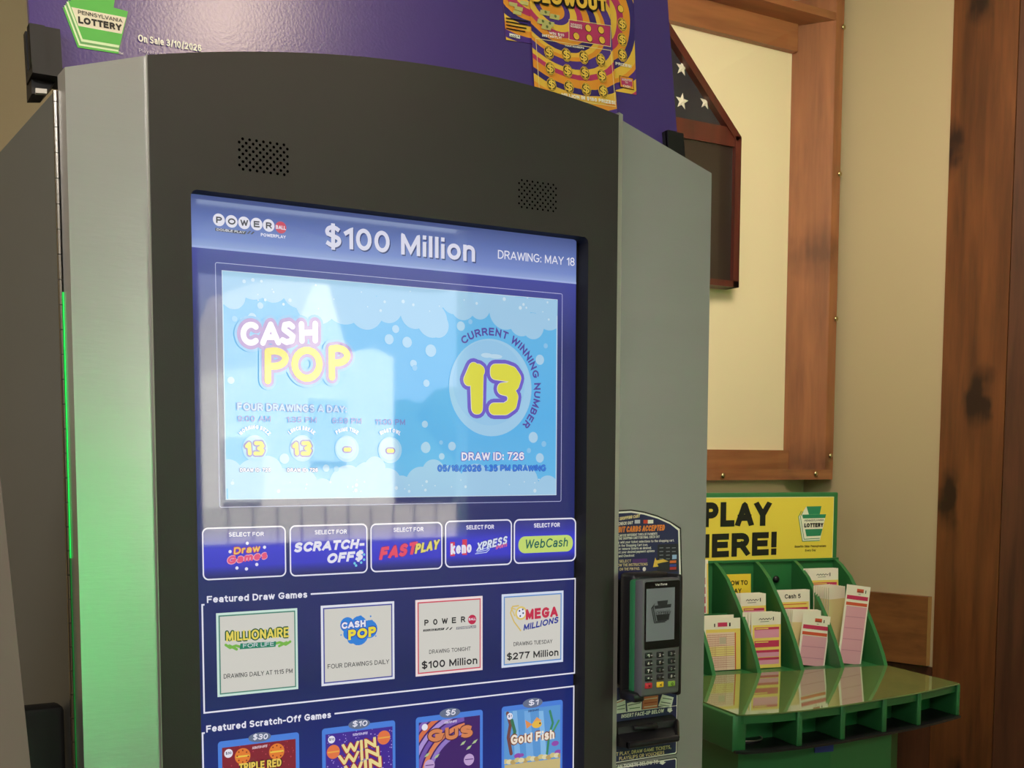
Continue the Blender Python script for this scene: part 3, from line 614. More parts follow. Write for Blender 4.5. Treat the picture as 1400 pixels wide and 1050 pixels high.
# header banner
b = MB(); b.uvpoly(PS, [(x0s, hdr_b), (x1s - 0.006, hdr_b), (x1s - 0.006, sz1 + 0.004), (x0s, sz1 + 0.004)], 0.6, hdr_m)
b.uvpoly(PS, [(x0s, hdr_b - 0.0006), (x1s - 0.006, hdr_b - 0.0006), (x1s - 0.006, hdr_b + 0.0012), (x0s, hdr_b + 0.0012)], 1.0, ui('a9bbee'))
b.text(PS, '$100 Million', (444.5, 339.2), (650.2, 360.2), 29.5, 1.6, ui('3d4a80'), 0.022)
b.text(PS, '$100 Million', (443, 337.5), (648.6, 358.3), 29.5, 2.4, ui('e9e8fb'), 0.022)
b.text(PS, 'DRAWING: MAY 18', (679.9, 353.6), (784.6, 364), 11.5, 2.2, WHT, 0.0)
for ch, (x, y) in zip('POWER', ((298.7, 300.8), (316, 303), (333.1, 305), (350.1, 306.7), (366.7, 308.5))):
    b.disc(PS, (x, y), 8.6, 2, WHT, n=24); wd = 5.2 if ch in 'WO' else 4.0
    b.text(PS, ch, (x - wd, y + 4.2), (x + wd, y + 4.8), 8.6, 3, ui('55565f'), 0.035)
b.disc(PS, (383.3, 311.3), 8.2, 2, ui('d8566c'), n=24)
b.text(PS, 'BALL', (376.2, 313.2), (390, 314.8), 5.2, 3, WHT, 0.03)
b.poly(PS, [(294, 311.6), (337, 316.6), (334.5, 320.6), (294, 315.8)], 1.4, ui('5a5c66'))
b.text(PS, 'DOUBLE PLAY', (295.4, 315.3), (333.5, 319.6), 3.1, 2.2, WHT, 0.02, 0.2)
for x in (339, 344): b.poly(PS, [(x - 2.2, 319.6 + (x - 339) * .13), (x + .3, 320 + (x - 339) * .13), (x + 4, 316.4 + (x - 339) * .13), (x + 1.8, 316 + (x - 339) * .13)], 1.4, ui('5a5c66'))
b.text(PS, 'POWERPLAY', (355.9, 323.2), (390, 326.6), 4.3, 2.2, WHT, 0.03)
b.build('header_banner', display, 'header with the $100 Million jackpot')
# video panel
b = MB(); VT, VB = (304, 370.7), (758.9, 675.9); a_, c_ = PS.uv(*VT), PS.uv(*VB); vw = [(a_[0], c_[1]), (c_[0], c_[1]), (c_[0], a_[1]), (a_[0], a_[1])]
b.rrect(PS, (293.7, 358.4), (766.9, 685.7), 3, 1, PALE, 0.9)
blue = ui_grad('video_sky_blue', c_[1], a_[1], [(0.0, '6ec3f5'), (0.6, '5fbcf7'), (1.0, '6cc4f8')])
cloud, bub, bub2 = ui('a9d6f6'), ui('b4dcf8'), ui('92cdf7')
b.rect(PS, VT, VB, 1.4, blue)
b.rect(PS, (302.6, 369.4), (760.2, 676.9), 1.2, ui('cfe6fa'))
top = [(312, 388, 30), (345, 382, 28), (372, 392, 22), (318, 405, 18), (408, 396, 26), (432, 412, 32), (470, 412, 32), (500, 425, 26), (530, 420, 22), (560, 402, 22), (566, 428, 22), (590, 438, 24), (598, 445, 17), (632, 418, 20),
       (655, 420, 17), (690, 425, 26), (712, 440, 20), (728, 446, 18), (750, 430, 22), (620, 408, 22), (670, 404, 20), (540, 392, 22), (598, 404, 18), (582, 412, 18)]
for x, y, r in top: b.disc(PS, (x, y), r, 2, cloud, win=vw, n=36)
b.poly(PS, [(304, 370.7), (761.7, 411.3), (761.4, 432), (640, 416), (304, 386)], 2, cloud)
bot = [(312, 648, 20), (345, 652, 24), (365, 645, 22), (385, 662, 22), (412, 664, 24), (440, 672, 18), (475, 664, 28), (500, 652, 20), (512, 640, 16), (530, 660, 20), (548, 668, 18), (575, 662, 24), (592, 646, 18), (612, 660, 24),
       (650, 660, 26), (685, 662, 26), (715, 660, 24), (748, 668, 18), (506, 668, 16), (520, 664, 16)]
for x, y, r in bot: b.disc(PS, (x, y), r, 2, cloud, win=vw, n=36)
b.poly(PS, [(310.6, 660), (759, 658), (758.9, 675.9), (311.1, 682.3)], 2, cloud)
rnd = random.Random(11)
for i in range(64):
    t = rnd.random(); x = rnd.uniform(312, 752); y = (rnd.uniform(380, 415) + (x - 312) * .06) if i % 2 else rnd.uniform(655, 673)
    b.disc(PS, (x, y), rnd.choice((1, 1, 1.5, 2, 2.6)), 3, ui('d5ecfc'), win=vw, n=12)
for x, y, r in ((588, 479.5, 8.5), (555.6, 468, 7.5), (540, 450, 5.5), (565, 497, 4.5), (566, 503, 4), (531, 464, 7), (629, 446, 6.5), (642, 440, 3.5), (737, 492, 7), (745, 473, 3.5), (728, 598, 7.5), (742.5, 607, 4), (737, 626, 6.5), (722, 616, 3.5),
                (581, 612, 7.5), (617, 610, 6), (602, 605, 3), (603, 624, 4.5), (580, 580, 4.8), (564, 497, 5), (581.5, 610, 6), (582, 524, 5), (320, 436, 4), (330, 438, 3), (344, 434, 6), (355, 418, 4.5), (388, 627, 7), (445, 640, 5), (459, 641, 4), (315, 520, 5)):
    b.disc(PS, (x, y), r, 2.6, bub if r > 4 else bub2, win=vw, n=20)
# big winning-number bubble
b.disc(PS, (670.3, 530.2), 66.5, 3, ui('a7d7f8'), n=64); b.disc(PS, (668, 524), 58, 3.3, ui('9ed2f7'), n=56)
b.disc(PS, (664, 486), 9, 3.6, ui('c6e6fb'), 3.2, n=24); b.disc(PS, (676, 487.5), 11, 3.6, ui('c6e6fb'), 3, n=24)
q = lambda pts: [(600 + x / 5.833, 440 + y / 5.833) for x, y in pts]
one = [q([(305, 385), (302, 500), (298, 690)]), q([(268, 372), (228, 465)]), q([(240, 440), (305, 385)]), q([(262, 385), (315, 392)]), q([(282, 470), (290, 690)])]
thr = [q([(440, 385), (520, 385), (575, 405), (605, 450), (590, 500), (545, 530), (495, 535)]), q([(495, 535), (555, 550), (582, 600), (570, 660), (520, 695), (430, 695)]), q([(440, 385), (440, 415), (540, 430)])]
for wd, w, mt in ((28, 4, ui('7462d4')), (17.5, 4.5, ui('f2efd0')), (16, 5, ui('eae64a'))):
    b.stroke(PS, one, wd, w, mt); b.stroke(PS, thr, wd, w, mt)
b.arc_text(PS, 'CURRENT WINNING NUMBER', (670.3, 530.2), 71, 10.5, -38, 134, 3.4, ui('5a48a8'), 0.03)
b.text(PS, 'DRAW ID: 726', (629.5, 629.7), (715, 629), 11, 4, WHT, 0.03, 0.0, 1.0, (ui('6a5cc8'), 0.045))
b.text(PS, '05/18/2026 1:35 PM DRAWING', (597.2, 644.6), (744.7, 644), 8.6, 4, ui('3f86ea'), 0.025, 0, 1.0, (ui('2f55b8'), 0.035))
# game logo, left
s2 = lambda pts: [(300 + x / 4.375, 400 + y / 4.375) for x, y in pts]
def ell(cx, cy, rx, ry, t0=0, t1=360, n=18): return [(cx + rx * math.cos(R(t0 + (t1 - t0) * i / n)), cy - ry * math.sin(R(t0 + (t1 - t0) * i / n))) for i in range(n + 1)]
cash = [s2(ell(182, 248, 46, 54, 50, 310)), s2([(253, 302), (300, 192), (345, 300)]), s2([(275, 268), (328, 268)]), s2([(430, 205), (412, 190), (385, 195), (380, 222), (405, 240), (432, 262), (425, 290), (395, 298), (372, 286)]),
        s2([(484, 190), (486, 290)]), s2([(566, 188), (566, 288)]), s2([(486, 242), (566, 240)])]
pop = [s2([(283, 356), (283, 528)]), s2(ell(318, 396, 70, 46, 95, -95)), s2([(283, 354), (320, 350)]), s2([(283, 442), (320, 442)]), s2(ell(517, 430, 74, 84)), s2([(664, 342), (666, 506)]), s2(ell(695, 378, 62, 44, 95, -95)), s2([(664, 338), (700, 334)]), s2([(664, 422), (700, 422)])]
for wd, w, mt in ((25, 4, ui('79bdf0')), (18, 4.5, ui('a884cc'))): b.stroke(PS, cash, wd, w, mt); b.stroke(PS, pop, wd, w, mt)
b.stroke(PS, cash, 8.2, 5, ui('f6efff')); b.stroke(PS, pop, 9.8, 5, ui('f7dd45'))
b.text(PS, 'FOUR DRAWINGS A DAY:', (323.3, 561.1), (472.7, 564.6), 10, 4, ui('9dc4ef'), 0.03, 0, 1, (ui('6d80c8'), 0.045))
lv = ui('7f83cf')
for t, p0, p1 in (('9:00 AM', (323.7, 576.4), (368.9, 576.6)), ('1:35 PM', (390.7, 577.4), (431.6, 578.2)), ('6:59 PM', (452.9, 579), (492.9, 579.6)), ('11:00 PM', (511.8, 580.6), (552.5, 581.3))):
    b.text(PS, t, p0, p1, 8, 4, lv, 0.02)
for t, c, aa in (('MORNING BUZZ', (347.5, 612), 50), ('LUNCH BREAK', (411.7, 613.5), 42), ('PRIME TIME', (473.4, 615), 36), ('NIGHT OWL', (532.4, 616.5), 34)):
    b.arc_text(PS, t, c, 25.5, 5.4, -aa, aa, 4, WHT, 0.04)
for i, (x, y) in enumerate(((347.7, 613), (412.2, 613), (473.4, 613.7), (532.2, 615.3))):
    b.disc(PS, (x, y), 18, 3, ui('a5d6f8'), n=32); b.disc(PS, (x - 1, y - 1.5), 15, 3.3, ui('b9dff9'), n=28)
    if i < 2:
        L = [[(x - 8.5, y - 6), (x - 7.5, y + 7)], [(x - 8.5, y - 6), (x - 11.5, y - 3)], [(x + 1, y - 7), (x + 8, y - 7), (x + 10, y - 3), (x + 5, y), (x + 10, y + 3), (x + 8, y + 7), (x, y + 7)]]
        b.stroke(PS, L, 9.5, 4, ui('9078c4')); b.stroke(PS, L, 5.4, 4.6, ui('f4e552'))
        b.text(PS, 'DRAW ID: 72' + '56'[i], (x - 20.8, 645.2), (x + 21, 645), 5.2, 4.4, WHT, 0.04, 0, 1, (ui('6a5f9c'), 0.05))
    else:
        L = [[(x - 2.6, y + 1), (x + 2.6, y + 1)]]; b.stroke(PS, L, 9.5, 4, ui('9078c4')); b.stroke(PS, L, 5.6, 4.6, ui('f4e552'))
b.build('video_panel', display, 'light blue winning-number video with bubbles')
# menu buttons
zb1, zb0 = PS.uv(391, 719)[1], PS.uv(391, 788)[1]
btn = ui_grad('screen_button', zb0, zb1, [(0.0, '3a3c86'), (0.24, '3d3fae'), (0.42, '4343dc'), (0.74, '3f3fd2'), (0.86, '33369a'), (1.0, '272a66')])
BT = [((275.4, 721.5), (391, 788)), ((395, 718.3), (502.2, 783.2)), ((505.6, 715.8), (604.4, 777.8)), ((607.6, 712), (699.2, 772)), ((701.8, 709.8), (786.6, 767))]
SF = [((312, 733.6), (360, 732.8)), ((429.4, 730.6), (473.4, 729.6)), ((537, 727.3), (578, 726.2)), ((636.4, 724), (674.4, 723)), ((729, 721.3), (764.4, 720.2))]
mbs = []
for (tl, br), (p0, p1) in zip(BT, SF):
    b = MB(); b.rrect(PS, tl, br, 8.5, 1.2, btn); b.rrect(PS, tl, br, 8.5, 1.8, WHT, 2.0); b.text(PS, 'SELECT FOR', p0, p1, 5.8, 2.4, WHT, 0.025); mbs.append(b)
b = mbs[0]; b.text(PS, 'Games', (310, 771.5), (364, 763.5), 10.5, 3, ui('f25c86'), 0.05, 0.1, 1, (ui('f8b0c4'), 0.05)); b.text(PS, 'Draw', (318.4, 758), (354, 754), 9.6, 4, ui('fbd06a'), 0.03, 0.1, 1, (ui('d0486a'), 0.05))
for x, y in ((337, 742.6), (360.6, 748), (313.6, 754), (350, 771.6), (323, 776.4), (336, 777.6)): b.disc(PS, (x, y), 2.3, 3.5, WHT, n=12)
b = mbs[1]; b.text(PS, 'SCRATCH-', (400, 755.5), (496, 749.5), 13.5, 3, WHT, 0.05, 0.25, 0.95); b.text(PS, 'OFF$', (445, 770.5), (494, 766), 13.5, 3.2, WHT, 0.05, 0.25, 0.95)
for x, y in ((494, 753), (497, 758), (493, 769), (486, 773), (497, 765), (484, 770)): b.disc(PS, (x, y), 1.8, 2.6, ui('7fd8f0'), n=10)
b = mbs[2]; b.text(PS, 'FAST', (517, 766), (567, 757.5), 17, 3, ui('f2506c'), 0.05, 0.25, 0.95, (ui('8a2f86'), 0.03)); b.text(PS, 'PLAY', (565.6, 757.5), (598, 750.5), 13.5, 3.4, ui('efe27a'), 0.04, 0.2, 0.95, (ui('5a5a3a'), 0.03))
b = mbs[3]
for x0, y0, x1, y1 in ((614.6, 741, 621, 760), (631, 737.5, 637.4, 758.5)): b.rect(PS, (x0, y0), (x1, y1), 2.6, ui('e0405e'))
b.text(PS, 'keno', (615, 758.2), (643.5, 755.2), 15, 3.2, WHT, 0.03); b.text(PS, 'XPRESS', (650, 753.8), (691.4, 743.8), 11.5, 3.2, ui('e4ecff'), 0.035, 0.2, 1, (ui('2a2a80'), 0.03)); b.text(PS, 'SPORTS', (676, 751.2), (691.6, 747), 4.6, 3.4, ui('f07090'), 0.03, 0.2)
for k in range(3): b.line(PS, [(649 + k * 2, 757 - k * 2.2), (664, 755 - k * 3), (668, 751 - k * 2)], 1.0, 2.8, ui('cfe0ff'))
b = mbs[4]; b.rrect(PS, (707.8, 733.6), (782, 753.4), 10.5, 2.6, ui('cfe678')); b.text(PS, 'WebCash', (716, 750.2), (774.4, 747), 12.5, 3.4, ui('256a5c'), 0.01, 0.15)
for mb, lb in zip(mbs, ('with yellow and pink lettering', 'with white slanted lettering', 'with red and yellow lettering', 'with red and white lettering', 'with a lime green pill')): mb.build('menu_button', display, 'blue button ' + lb)
# two framed game rows
def frame_row(pts_text, text, box, name):
    (x0, yL), (x1, yT), (x2, yB) = box; b = MB(); r0 = PS.uv(*pts_text[0]); l0 = PS.uv(x0, yL); r1 = PS.uv(x1, yT); rb = PS.uv(x2, yB)
    lw = 0.0007; zt, xr, xl = r1[1], r1[0], l0[0]; zl = rb[1]; t1 = PS.uv(pts_text[1][0] + 5, pts_text[1][1])[0]
    for a in (((xl - lw, zl), (xl + lw, zt - 0.004)), ((xr - lw, zl), (xr + lw, zt + lw)), ((xl - lw, zl - lw), (xr + lw, zl + lw)), ((t1, zt - lw), (xr + lw, zt + lw)), ((xl - lw, zt - 0.0045), (xl + 0.002, zt - 0.0031))):
        (a0, b0), (a1, b1) = a; b.uvpoly(PS, [(a0, b0), (a1, b0), (a1, b1), (a0, b1)], 1.2, WHT)
    b.text(PS, text, pts_text[0], pts_text[1], 9.2, 1.6, WHT, 0.028)
    return b.build(name, display)
frame_row(((282.5, 824.3), (419.5, 817)), 'Featured Draw Games', ((276, 822), (786, 791), (784, 920)), 'game_row_frame')
frame_row(((281.6, 1001.3), (452, 981.2)), 'Featured Scratch-Off Games', ((276.5, 1000), (784, 938), (776, 1105)), 'game_row_frame')
card = ui('dddad2')
def tile(tl, br, outer, line):
    b = MB(); b.rect(PS, tl, br, 1.2, outer); k = PS.len_y(tl[0], tl[1], 1)
    b.rect(PS, tl, br, 1.5, line, -3.2 * k); b.rect(PS, tl, br, 1.8, card, -5.0 * k); return b
b = tile((295, 838.4), (407.4, 941.8), ui('d8f2e6'), ui('4f8c7c'))
gd = ui('1d5a34')
b.text(PS, 'MILLIONAIRE', (308.5, 876.8), (394.6, 870.6), 13.5, 3, ui('f0dc62'), 0.02, 0, 0.95, (gd, 0.06))
b.poly(PS, [(328, 879.5), (377, 876.5), (376, 884), (327, 887.5)], 2.4, ui('27876a')); b.text(PS, 'FOR LIFE', (331.6, 885.4), (373.6, 882.2), 5.4, 3.2, WHT, 0.0)
for sx, y in ((-1, 884.5), (1, 880)):
    cx = 352 + sx * 33; b.stroke(PS, [[(cx - sx * 10, y), (cx - sx * 3, y - 2), (cx + sx * 5, y + 1), (cx + sx * 11, y - 3)], [(cx - sx * 4, y + 3), (cx + sx * 6, y - 2)]], 3.6, 2.2, ui('7dbd4e'))
b.text(PS, 'DRAWING DAILY AT 11:15 PM', (305, 927.6), (399, 919.6), 6.2, 3, ui('3a3a3e'), 0.004); b.build('game_tile', display, 'tile with a gold and green logo')
b = tile((438, 828.2), (539, 928), ui('eef0fb'), ui('4a4fa6'))
bl = ui('2f86e4'); P2 = lambda x, y: (260 + x / 5, 690 + y / 5)
for x, y, r in ((1070, 820, 52), (1150, 820, 60), (1220, 850, 62), (1150, 890, 70), (1080, 880, 40), (1100, 920, 30), (1135, 940, 20), (1235, 800, 14), (1160, 770, 14), (1230, 762, 6), (1028, 890, 5), (1265, 897, 5)): b.disc(PS, P2(x, y), r / 5, 2.2, bl, n=20)
b.text(PS, 'CASH', P2(1030, 850), P2(1195, 832), 9.2, 3, WHT, 0.05, 0, 1, (ui('2b3fae'), 0.05)); b.text(PS, 'POP', P2(1075, 925), P2(1265, 897), 13.8, 3.6, ui('f6e23c'), 0.05, 0, 1, (ui('2b3fae'), 0.05))
b.text(PS, 'FOUR DRAWINGS DAILY', (447, 914.2), (531, 907), 6.2, 3, ui('3a3a3e'), 0.004); b.build('game_tile', display, 'tile with a blue splash logo')
b = tile((567.4, 820.4), (659.2, 915.8), ui('fbe9e8'), ui('d8566a'))
for ch, (x, y) in zip('POWER', ((582, 855.2), (594, 854.2), (607, 853), (619.6, 851.9), (632, 850.8))): b.text(PS, ch, (x - (4 if ch == 'W' else 2.9), y), (x + (4 if ch == 'W' else 2.9), y - .4), 8, 3, ui('202026'), 0.03)
b.disc(PS, (644.4, 846.8), 6.6, 3, ui('c92a52'), n=20); b.text(PS, 'BALL', (639.6, 848.2), (649.4, 847.4), 3.4, 3.4, WHT, 0.02)
b.poly(PS, [(578, 860.5), (607, 858), (605.5, 861), (577.6, 863.4)], 2.6, ui('2a2a30')); b.text(PS, 'DOUBLE PLAY', (579, 862.8), (604.5, 860.4), 2.1, 3, card, 0.01, 0.2)
for x in (609, 614): b.poly(PS, [(x - 1, 861), (x + 1, 860.8), (x + 4, 857.2), (x + 2.2, 857.4)], 2.6, ui('2a2a30'))
b.poly(PS, [(623, 857), (650, 854.4), (650, 858.2), (622.6, 860.6)], 2.6, ui('8a8a92')); b.text(PS, 'POWERPLAY', (624, 860), (649.4, 857.6), 2.6, 3, card, 0.02)
b.text(PS, 'DRAWING TONIGHT', (585.6, 893.8), (642.4, 889), 5.4, 3, ui('3a3a3e'), 0.004); b.text(PS, '$100 Million', (575.2, 914.4), (651.4, 907.2), 10, 3, ui('26262c'), 0.025); b.build('game_tile', display, 'tile with a red ball logo and red border')
b = tile((685.4, 812.6), (769.2, 904.6), ui('dfe8fb'), ui('6d9ad8'))
b.stroke(PS, [[(711, 862), (702, 850), (697, 838), (700, 829), (708, 828)]], 1.8, 2.3, ui('e3c566')); b.stroke(PS, [[(704, 833), (698, 831), (703, 842)]], 1.4, 2.4, ui('e3c566'))
b.disc(PS, (711.4, 838), 9.4, 2.6, ui('e9cf74'), n=22); b.disc(PS, (711.4, 838), 6.8, 2.9, WHT, n=20)
for x, y in ((709, 835), (714, 838), (710, 842), (713.5, 833)): b.disc(PS, (x, y), 1.5, 3.2, ui('35406e'), n=5)
b.text(PS, 'MEGA', (717.5, 847.4), (761.2, 842.6), 14.5, 3.4, ui('d02c50'), 0.045, 0, 0.95); b.text(PS, 'MILLIONS', (714, 862), (761.4, 851.2), 8.6, 3.6, ui('2c3a9c'), 0.035, 0.2)
b.text(PS, 'DRAWING TUESDAY', (701, 883.2), (754, 879), 5.4, 3, ui('3a3a3e'), 0.004); b.text(PS, '$277 Million', (691.6, 902.4), (762.2, 896), 9.4, 3, ui('26262c'), 0.025); b.build('game_tile', display, 'tile with a red and blue logo')
# scratch-off pictures
rim = ui('4d86e6')
def ticket(tl, tr, itl, itr, price, badge, bg):
    b = MB(); a, c = PS.uv(*tl), PS.uv(*tr); H = 0.118; z1 = (a[1] + c[1]) / 2; b.uvpoly(PS, MB.rr(a[0], z1 - H, c[0], z1, 0.003), 1.2, rim)
    i0, i1 = PS.uv(*itl), PS.uv(*itr); zt = (i0[1] + i1[1]) / 2; win = [(i0[0], z1 - H + 0.005), (i1[0], z1 - H + 0.005), (i1[0], zt), (i0[0], zt)]; b.uvpoly(PS, win, 1.6, bg)
    b.disc(PS, badge, 16, 2, ui('6a7592'), 6.6, n=28); hwid = 3.4 * len(price); b.text(PS, price, (badge[0] - hwid, badge[1] + 3.6), (badge[0] + hwid, badge[1] + 2.4), 7.6, 3, WHT, 0.02, 0.2)
    return b, win
def dots(b, win, seed, col, n=110, r=0.9):
    rn = random.Random(seed); mt = ui(col); k = PS.len_y(500, 1000, 1) * r; pr = None
    for i in range(n):
        x, y = rn.uniform(win[0][0], win[1][0]), rn.uniform(win[0][1], win[2][1]); y = max(y, win[0][1]); kk = k * rn.uniform(.6, 1.5)
        pts = clip([(x - kk, y), (x, y - kk), (x + kk, y), (x, y + kk)], win)
        if len(pts) > 2: b.uvpoly(PS, pts, 1.9, mt)
b, wn = ticket((297.4, 1014.2), (408.4, 1000.4), (303, 1022.2), (403.6, 1010), '$30', (354.5, 1007.6), ui('8a1c34')); dots(b, wn, 3, 'c0485a', 200)
b.disc(PS, (311.6, 1029.6), 6, 3, WHT, n=18); b.text(PS, '$30', (307.6, 1031.4), (315.6, 1030.4), 3.6, 3.4, ui('2a2a66'), 0.02)
for x, y in ((331, 1033.4), (377.6, 1027)):
    b.disc(PS, (x, y), 11, 2.6, ui('ee8236'), n=24); b.line(PS, [(x - 8, y + 1), (x + 8, y - 1)], 2.2, 3, ui('f6d04e'))
    for k in range(8): b.disc(PS, (x + 7.5 * math.cos(k * .785), y + 8 * math.sin(k * .785)), 1.2, 3, ui('8a2a1a'), n=6)
b.text(PS, 'SCRATCH-OFF$', (343.5, 1024), (364, 1021), 3.4, 3, ui('e9d6e0'), 0.02, 0.3)
b.text(PS, 'TRIPLE RED', (326, 1054.8), (384, 1047), 11, 3, ui('f1cf5c'), 0.03, 0, .95, (ui('2a0a0c'), 0.06)); b.build('ticket_tile', display, 'red $30 ticket picture')
b, wn = ticket((439.6, 996.6), (539.8, 984), (444.4, 1004.2), (536, 992.6), '$10', (490.4, 989.6), ui('46289c')); dots(b, wn, 5, 'b9a8f0', 260, .8)
b.disc(PS, (452.4, 1010.8), 5.2, 3, WHT, n=18); b.text(PS, '$10', (448.8, 1012.4), (456, 1011.6), 3.4, 3.4, ui('2a2a66'), 0.02)
for x, y in ((455, 1027.6), (524, 1008)):
    b.disc(PS, (x, y), 9.6, 2.4, ui('ee7a4a'), n=22); b.line(PS, [(x - 7, y + 1), (x + 7, y - 1)], 2.0, 2.7, ui('f4b04e'))
b.text(PS, 'SCRATCH-OFF$', (481, 1006), (501, 1003.4), 3.4, 3, ui('d8d0f4'), 0.02, 0.3)
for p0, p1, h, w in (((467, 1031.4), (513.5, 1021), 14.5, 3), ((462, 1047), (517.5, 1033.6), 15, 3.6), ((470, 1062), (520.5, 1048), 16, 4.2)): b.text(PS, 'WIN', p0, p1, h, w, ui('f7e39a'), 0.05, -0.05, .95, (ui('a02a3c'), 0.05))
b.build('ticket_tile', display, 'purple $10 ticket picture with gold lettering')
b, wn = ticket((568, 981.2), (659.6, 969.6), (572, 988), (655.6, 977.6), '$5', (614.4, 974.4), ui('44206e'))
gx, gy = PS.uv(640, 1060)
for i, c in enumerate(('9a7fd0', 'e88a5c', '7a58b4', 'b49ae0', 'e0764e', '8a68c0')):
    r0 = 0.042 + i * 0.0062; pts = []
    for k in range(14):
        t0, t1 = R(95 + k * 7), R(102 + k * 7)
        qd = clip([(gx + r * math.cos(t), gy + r * math.sin(t)) for r, t in ((r0, t0), (r0 + .0045, t0), (r0 + .0045, t1), (r0, t1))], wn)
        if len(qd) > 2: b.uvpoly(PS, qd, 2.0, ui(c))
b.disc(PS, (579.6, 993.8), 4.6, 3, WHT, n=16); b.text(PS, 'SCRATCH-OFF$', (606, 989.4), (623, 987), 3.2, 3, ui('e4d8f4'), 0.02, 0.3)
b.text(PS, 'GUS', (584, 1014.8), (645, 1006.8), 17, 3.4, ui('e08a5a'), 0.06, 0, .95, (ui('5a2a3a'), 0.04))
for x, y in ((632, 1016), (648, 1014), (640, 1022), (596, 1034), (583, 1032)): b.poly(PS, [(x - 4, y + 3), (x - 1, y - 1.5), (x + 4, y - 4), (x + 1, y + 1)], 3.2, ui('b9cf9a'))
for x, y in ((640, 1038), (586, 1046)): b.disc(PS, (x, y), 8, 3.2, ui('c9a9dc'), n=20); b.line(PS, [(x - 5, y), (x + 5, y - 1)], 1.2, 3.5, ui('5a2f80'))
b.build('ticket_tile', display, 'dark purple $5 ticket picture')
b, wn = ticket((685.4, 966.8), (768.8, 955.8), (688.6, 972.6), (765.6, 963.2), '$1', (727.6, 960.8), ui('5f9fe0'))
for x0, x1, c in ((700, 706, '86bdf0'), (716, 724, '7ab4ee'), (736, 742, '8cc4f4')): b.poly(PS, [(x0, 972), (x1, 971.4), (x1 + 5, 1036), (x0 + 3, 1036)], 1.9, ui(c))
for pts, wd, c in (([(693, 975), (697, 990), (694, 1008), (698, 1030)], 5, '7a4a4a'), ([(699, 985), (703, 1000), (700, 1016)], 5, '3f7a5a'), ([(751, 972), (755, 988), (750, 1004), (747, 1030)], 3.6, '3f8f6a'), ([(763, 985), (755, 1000)], 3, '4f9f6a')): b.stroke(PS, [pts], wd, 2.2, ui(c))
for x, y, r in ((707, 1033, 6), (758, 1016, 6), (762, 1028, 6), (712, 1032, 4)): b.disc(PS, (x, y), r, 2.4, ui('9a4fb4'), r * .6, win=wn, n=14)
for k in range(15): b.disc(PS, (690 + k * 5.4, 1041 - k * .75 + (k % 3)), 5, 2.6, ui(('d9c98a', 'e9deb4', 'c4a86a')[k % 3]), 3.4, win=wn, n=12)
b.poly(PS, [(689, 1046), (765, 1036), (764.6, 1070), (690, 1080)], 2.5, ui('d2be84'))
b.disc(PS, (733, 990), 8, 2.6, ui('f4c24e'), 5, n=20); b.poly(PS, [(727, 990), (717, 984), (719, 996)], 2.6, ui('ee9a5a')); b.poly(PS, [(728, 987), (733, 980), (740, 985)], 2.6, ui('f0a860')); b.disc(PS, (737, 988.5), 1.3, 3, ui('302a2a'), n=8)
b.disc(PS, (696, 979), 4.6, 3, WHT, n=16); b.text(PS, '$1', (693.4, 980.6), (698.4, 980), 3.4, 3.4, ui('2a2a66'), 0.02); b.text(PS, 'SCRATCH-OFF$', (720.5, 973.4), (735, 971.4), 2.8, 3, ui('24386e'), 0.02, 0.3)
b.text(PS, 'Gold Fish', (697, 1017.8), (756.5, 1009.6), 13, 3.6, ui('fbeede'), 0.035, 0, .95, (ui('8a4a2a'), 0.055)); b.build('ticket_tile', display, 'blue underwater $1 ticket picture')

# ---- payment side: instruction decal, slot
nav = mat('navy_decal_print', '272b58', 0.45); org = mat('orange_decal_print', 'ee8a3c', 0.5); yel = mat('yellow_decal_print', 'eec24e', 0.5); pch = mat('cream_decal_print', 'f0d9a4', 0.5)
def decal_shape(g):                              # arched outline, inset g pixels
    return [(836 + g, 1.0), (845, 697.7 + g), (862.6, 696.5 + g), (880, 699.2 + g), (898.6, 704.6 + g), (916, 712.4 + g), (931 - g, 721.7 + g * .8), (932.9 - g, 800)]
b = MB()
for g, w, mt in ((0, .4, M['ink']), (2.0, .8, M['white']), (4.4, 1.2, nav)):
    top_ = [(842, 697.7 + g)] + decal_shape(g)[2:]; b.poly(PW, top_ + [(842, 800)], w, mt)
b.text(PW, 'USE SHOPPING CART', (838, 712.8), (873.7, 707.4), 4.6, 2, pch, 0.04, 0.2); b.text(PW, 'TO CHECK OUT', (838, 719), (864, 716.6), 4.4, 2, M['white'], 0.03, 0.2)
for x, c in ((871, 'c9c9d6'), (883, 'd2402e'), (889, 'f1efe4')): b.rect(PW, (x - 4, 710.8), (x + 3.4, 715.6), 1.8, mat('decal_patch_' + c, c, .5))
b.text(PW, 'DEBIT CARDS ACCEPTED', (836, 728.6), (907.5, 725.2), 8.2, 2, org, 0.04, 0.15, .95)
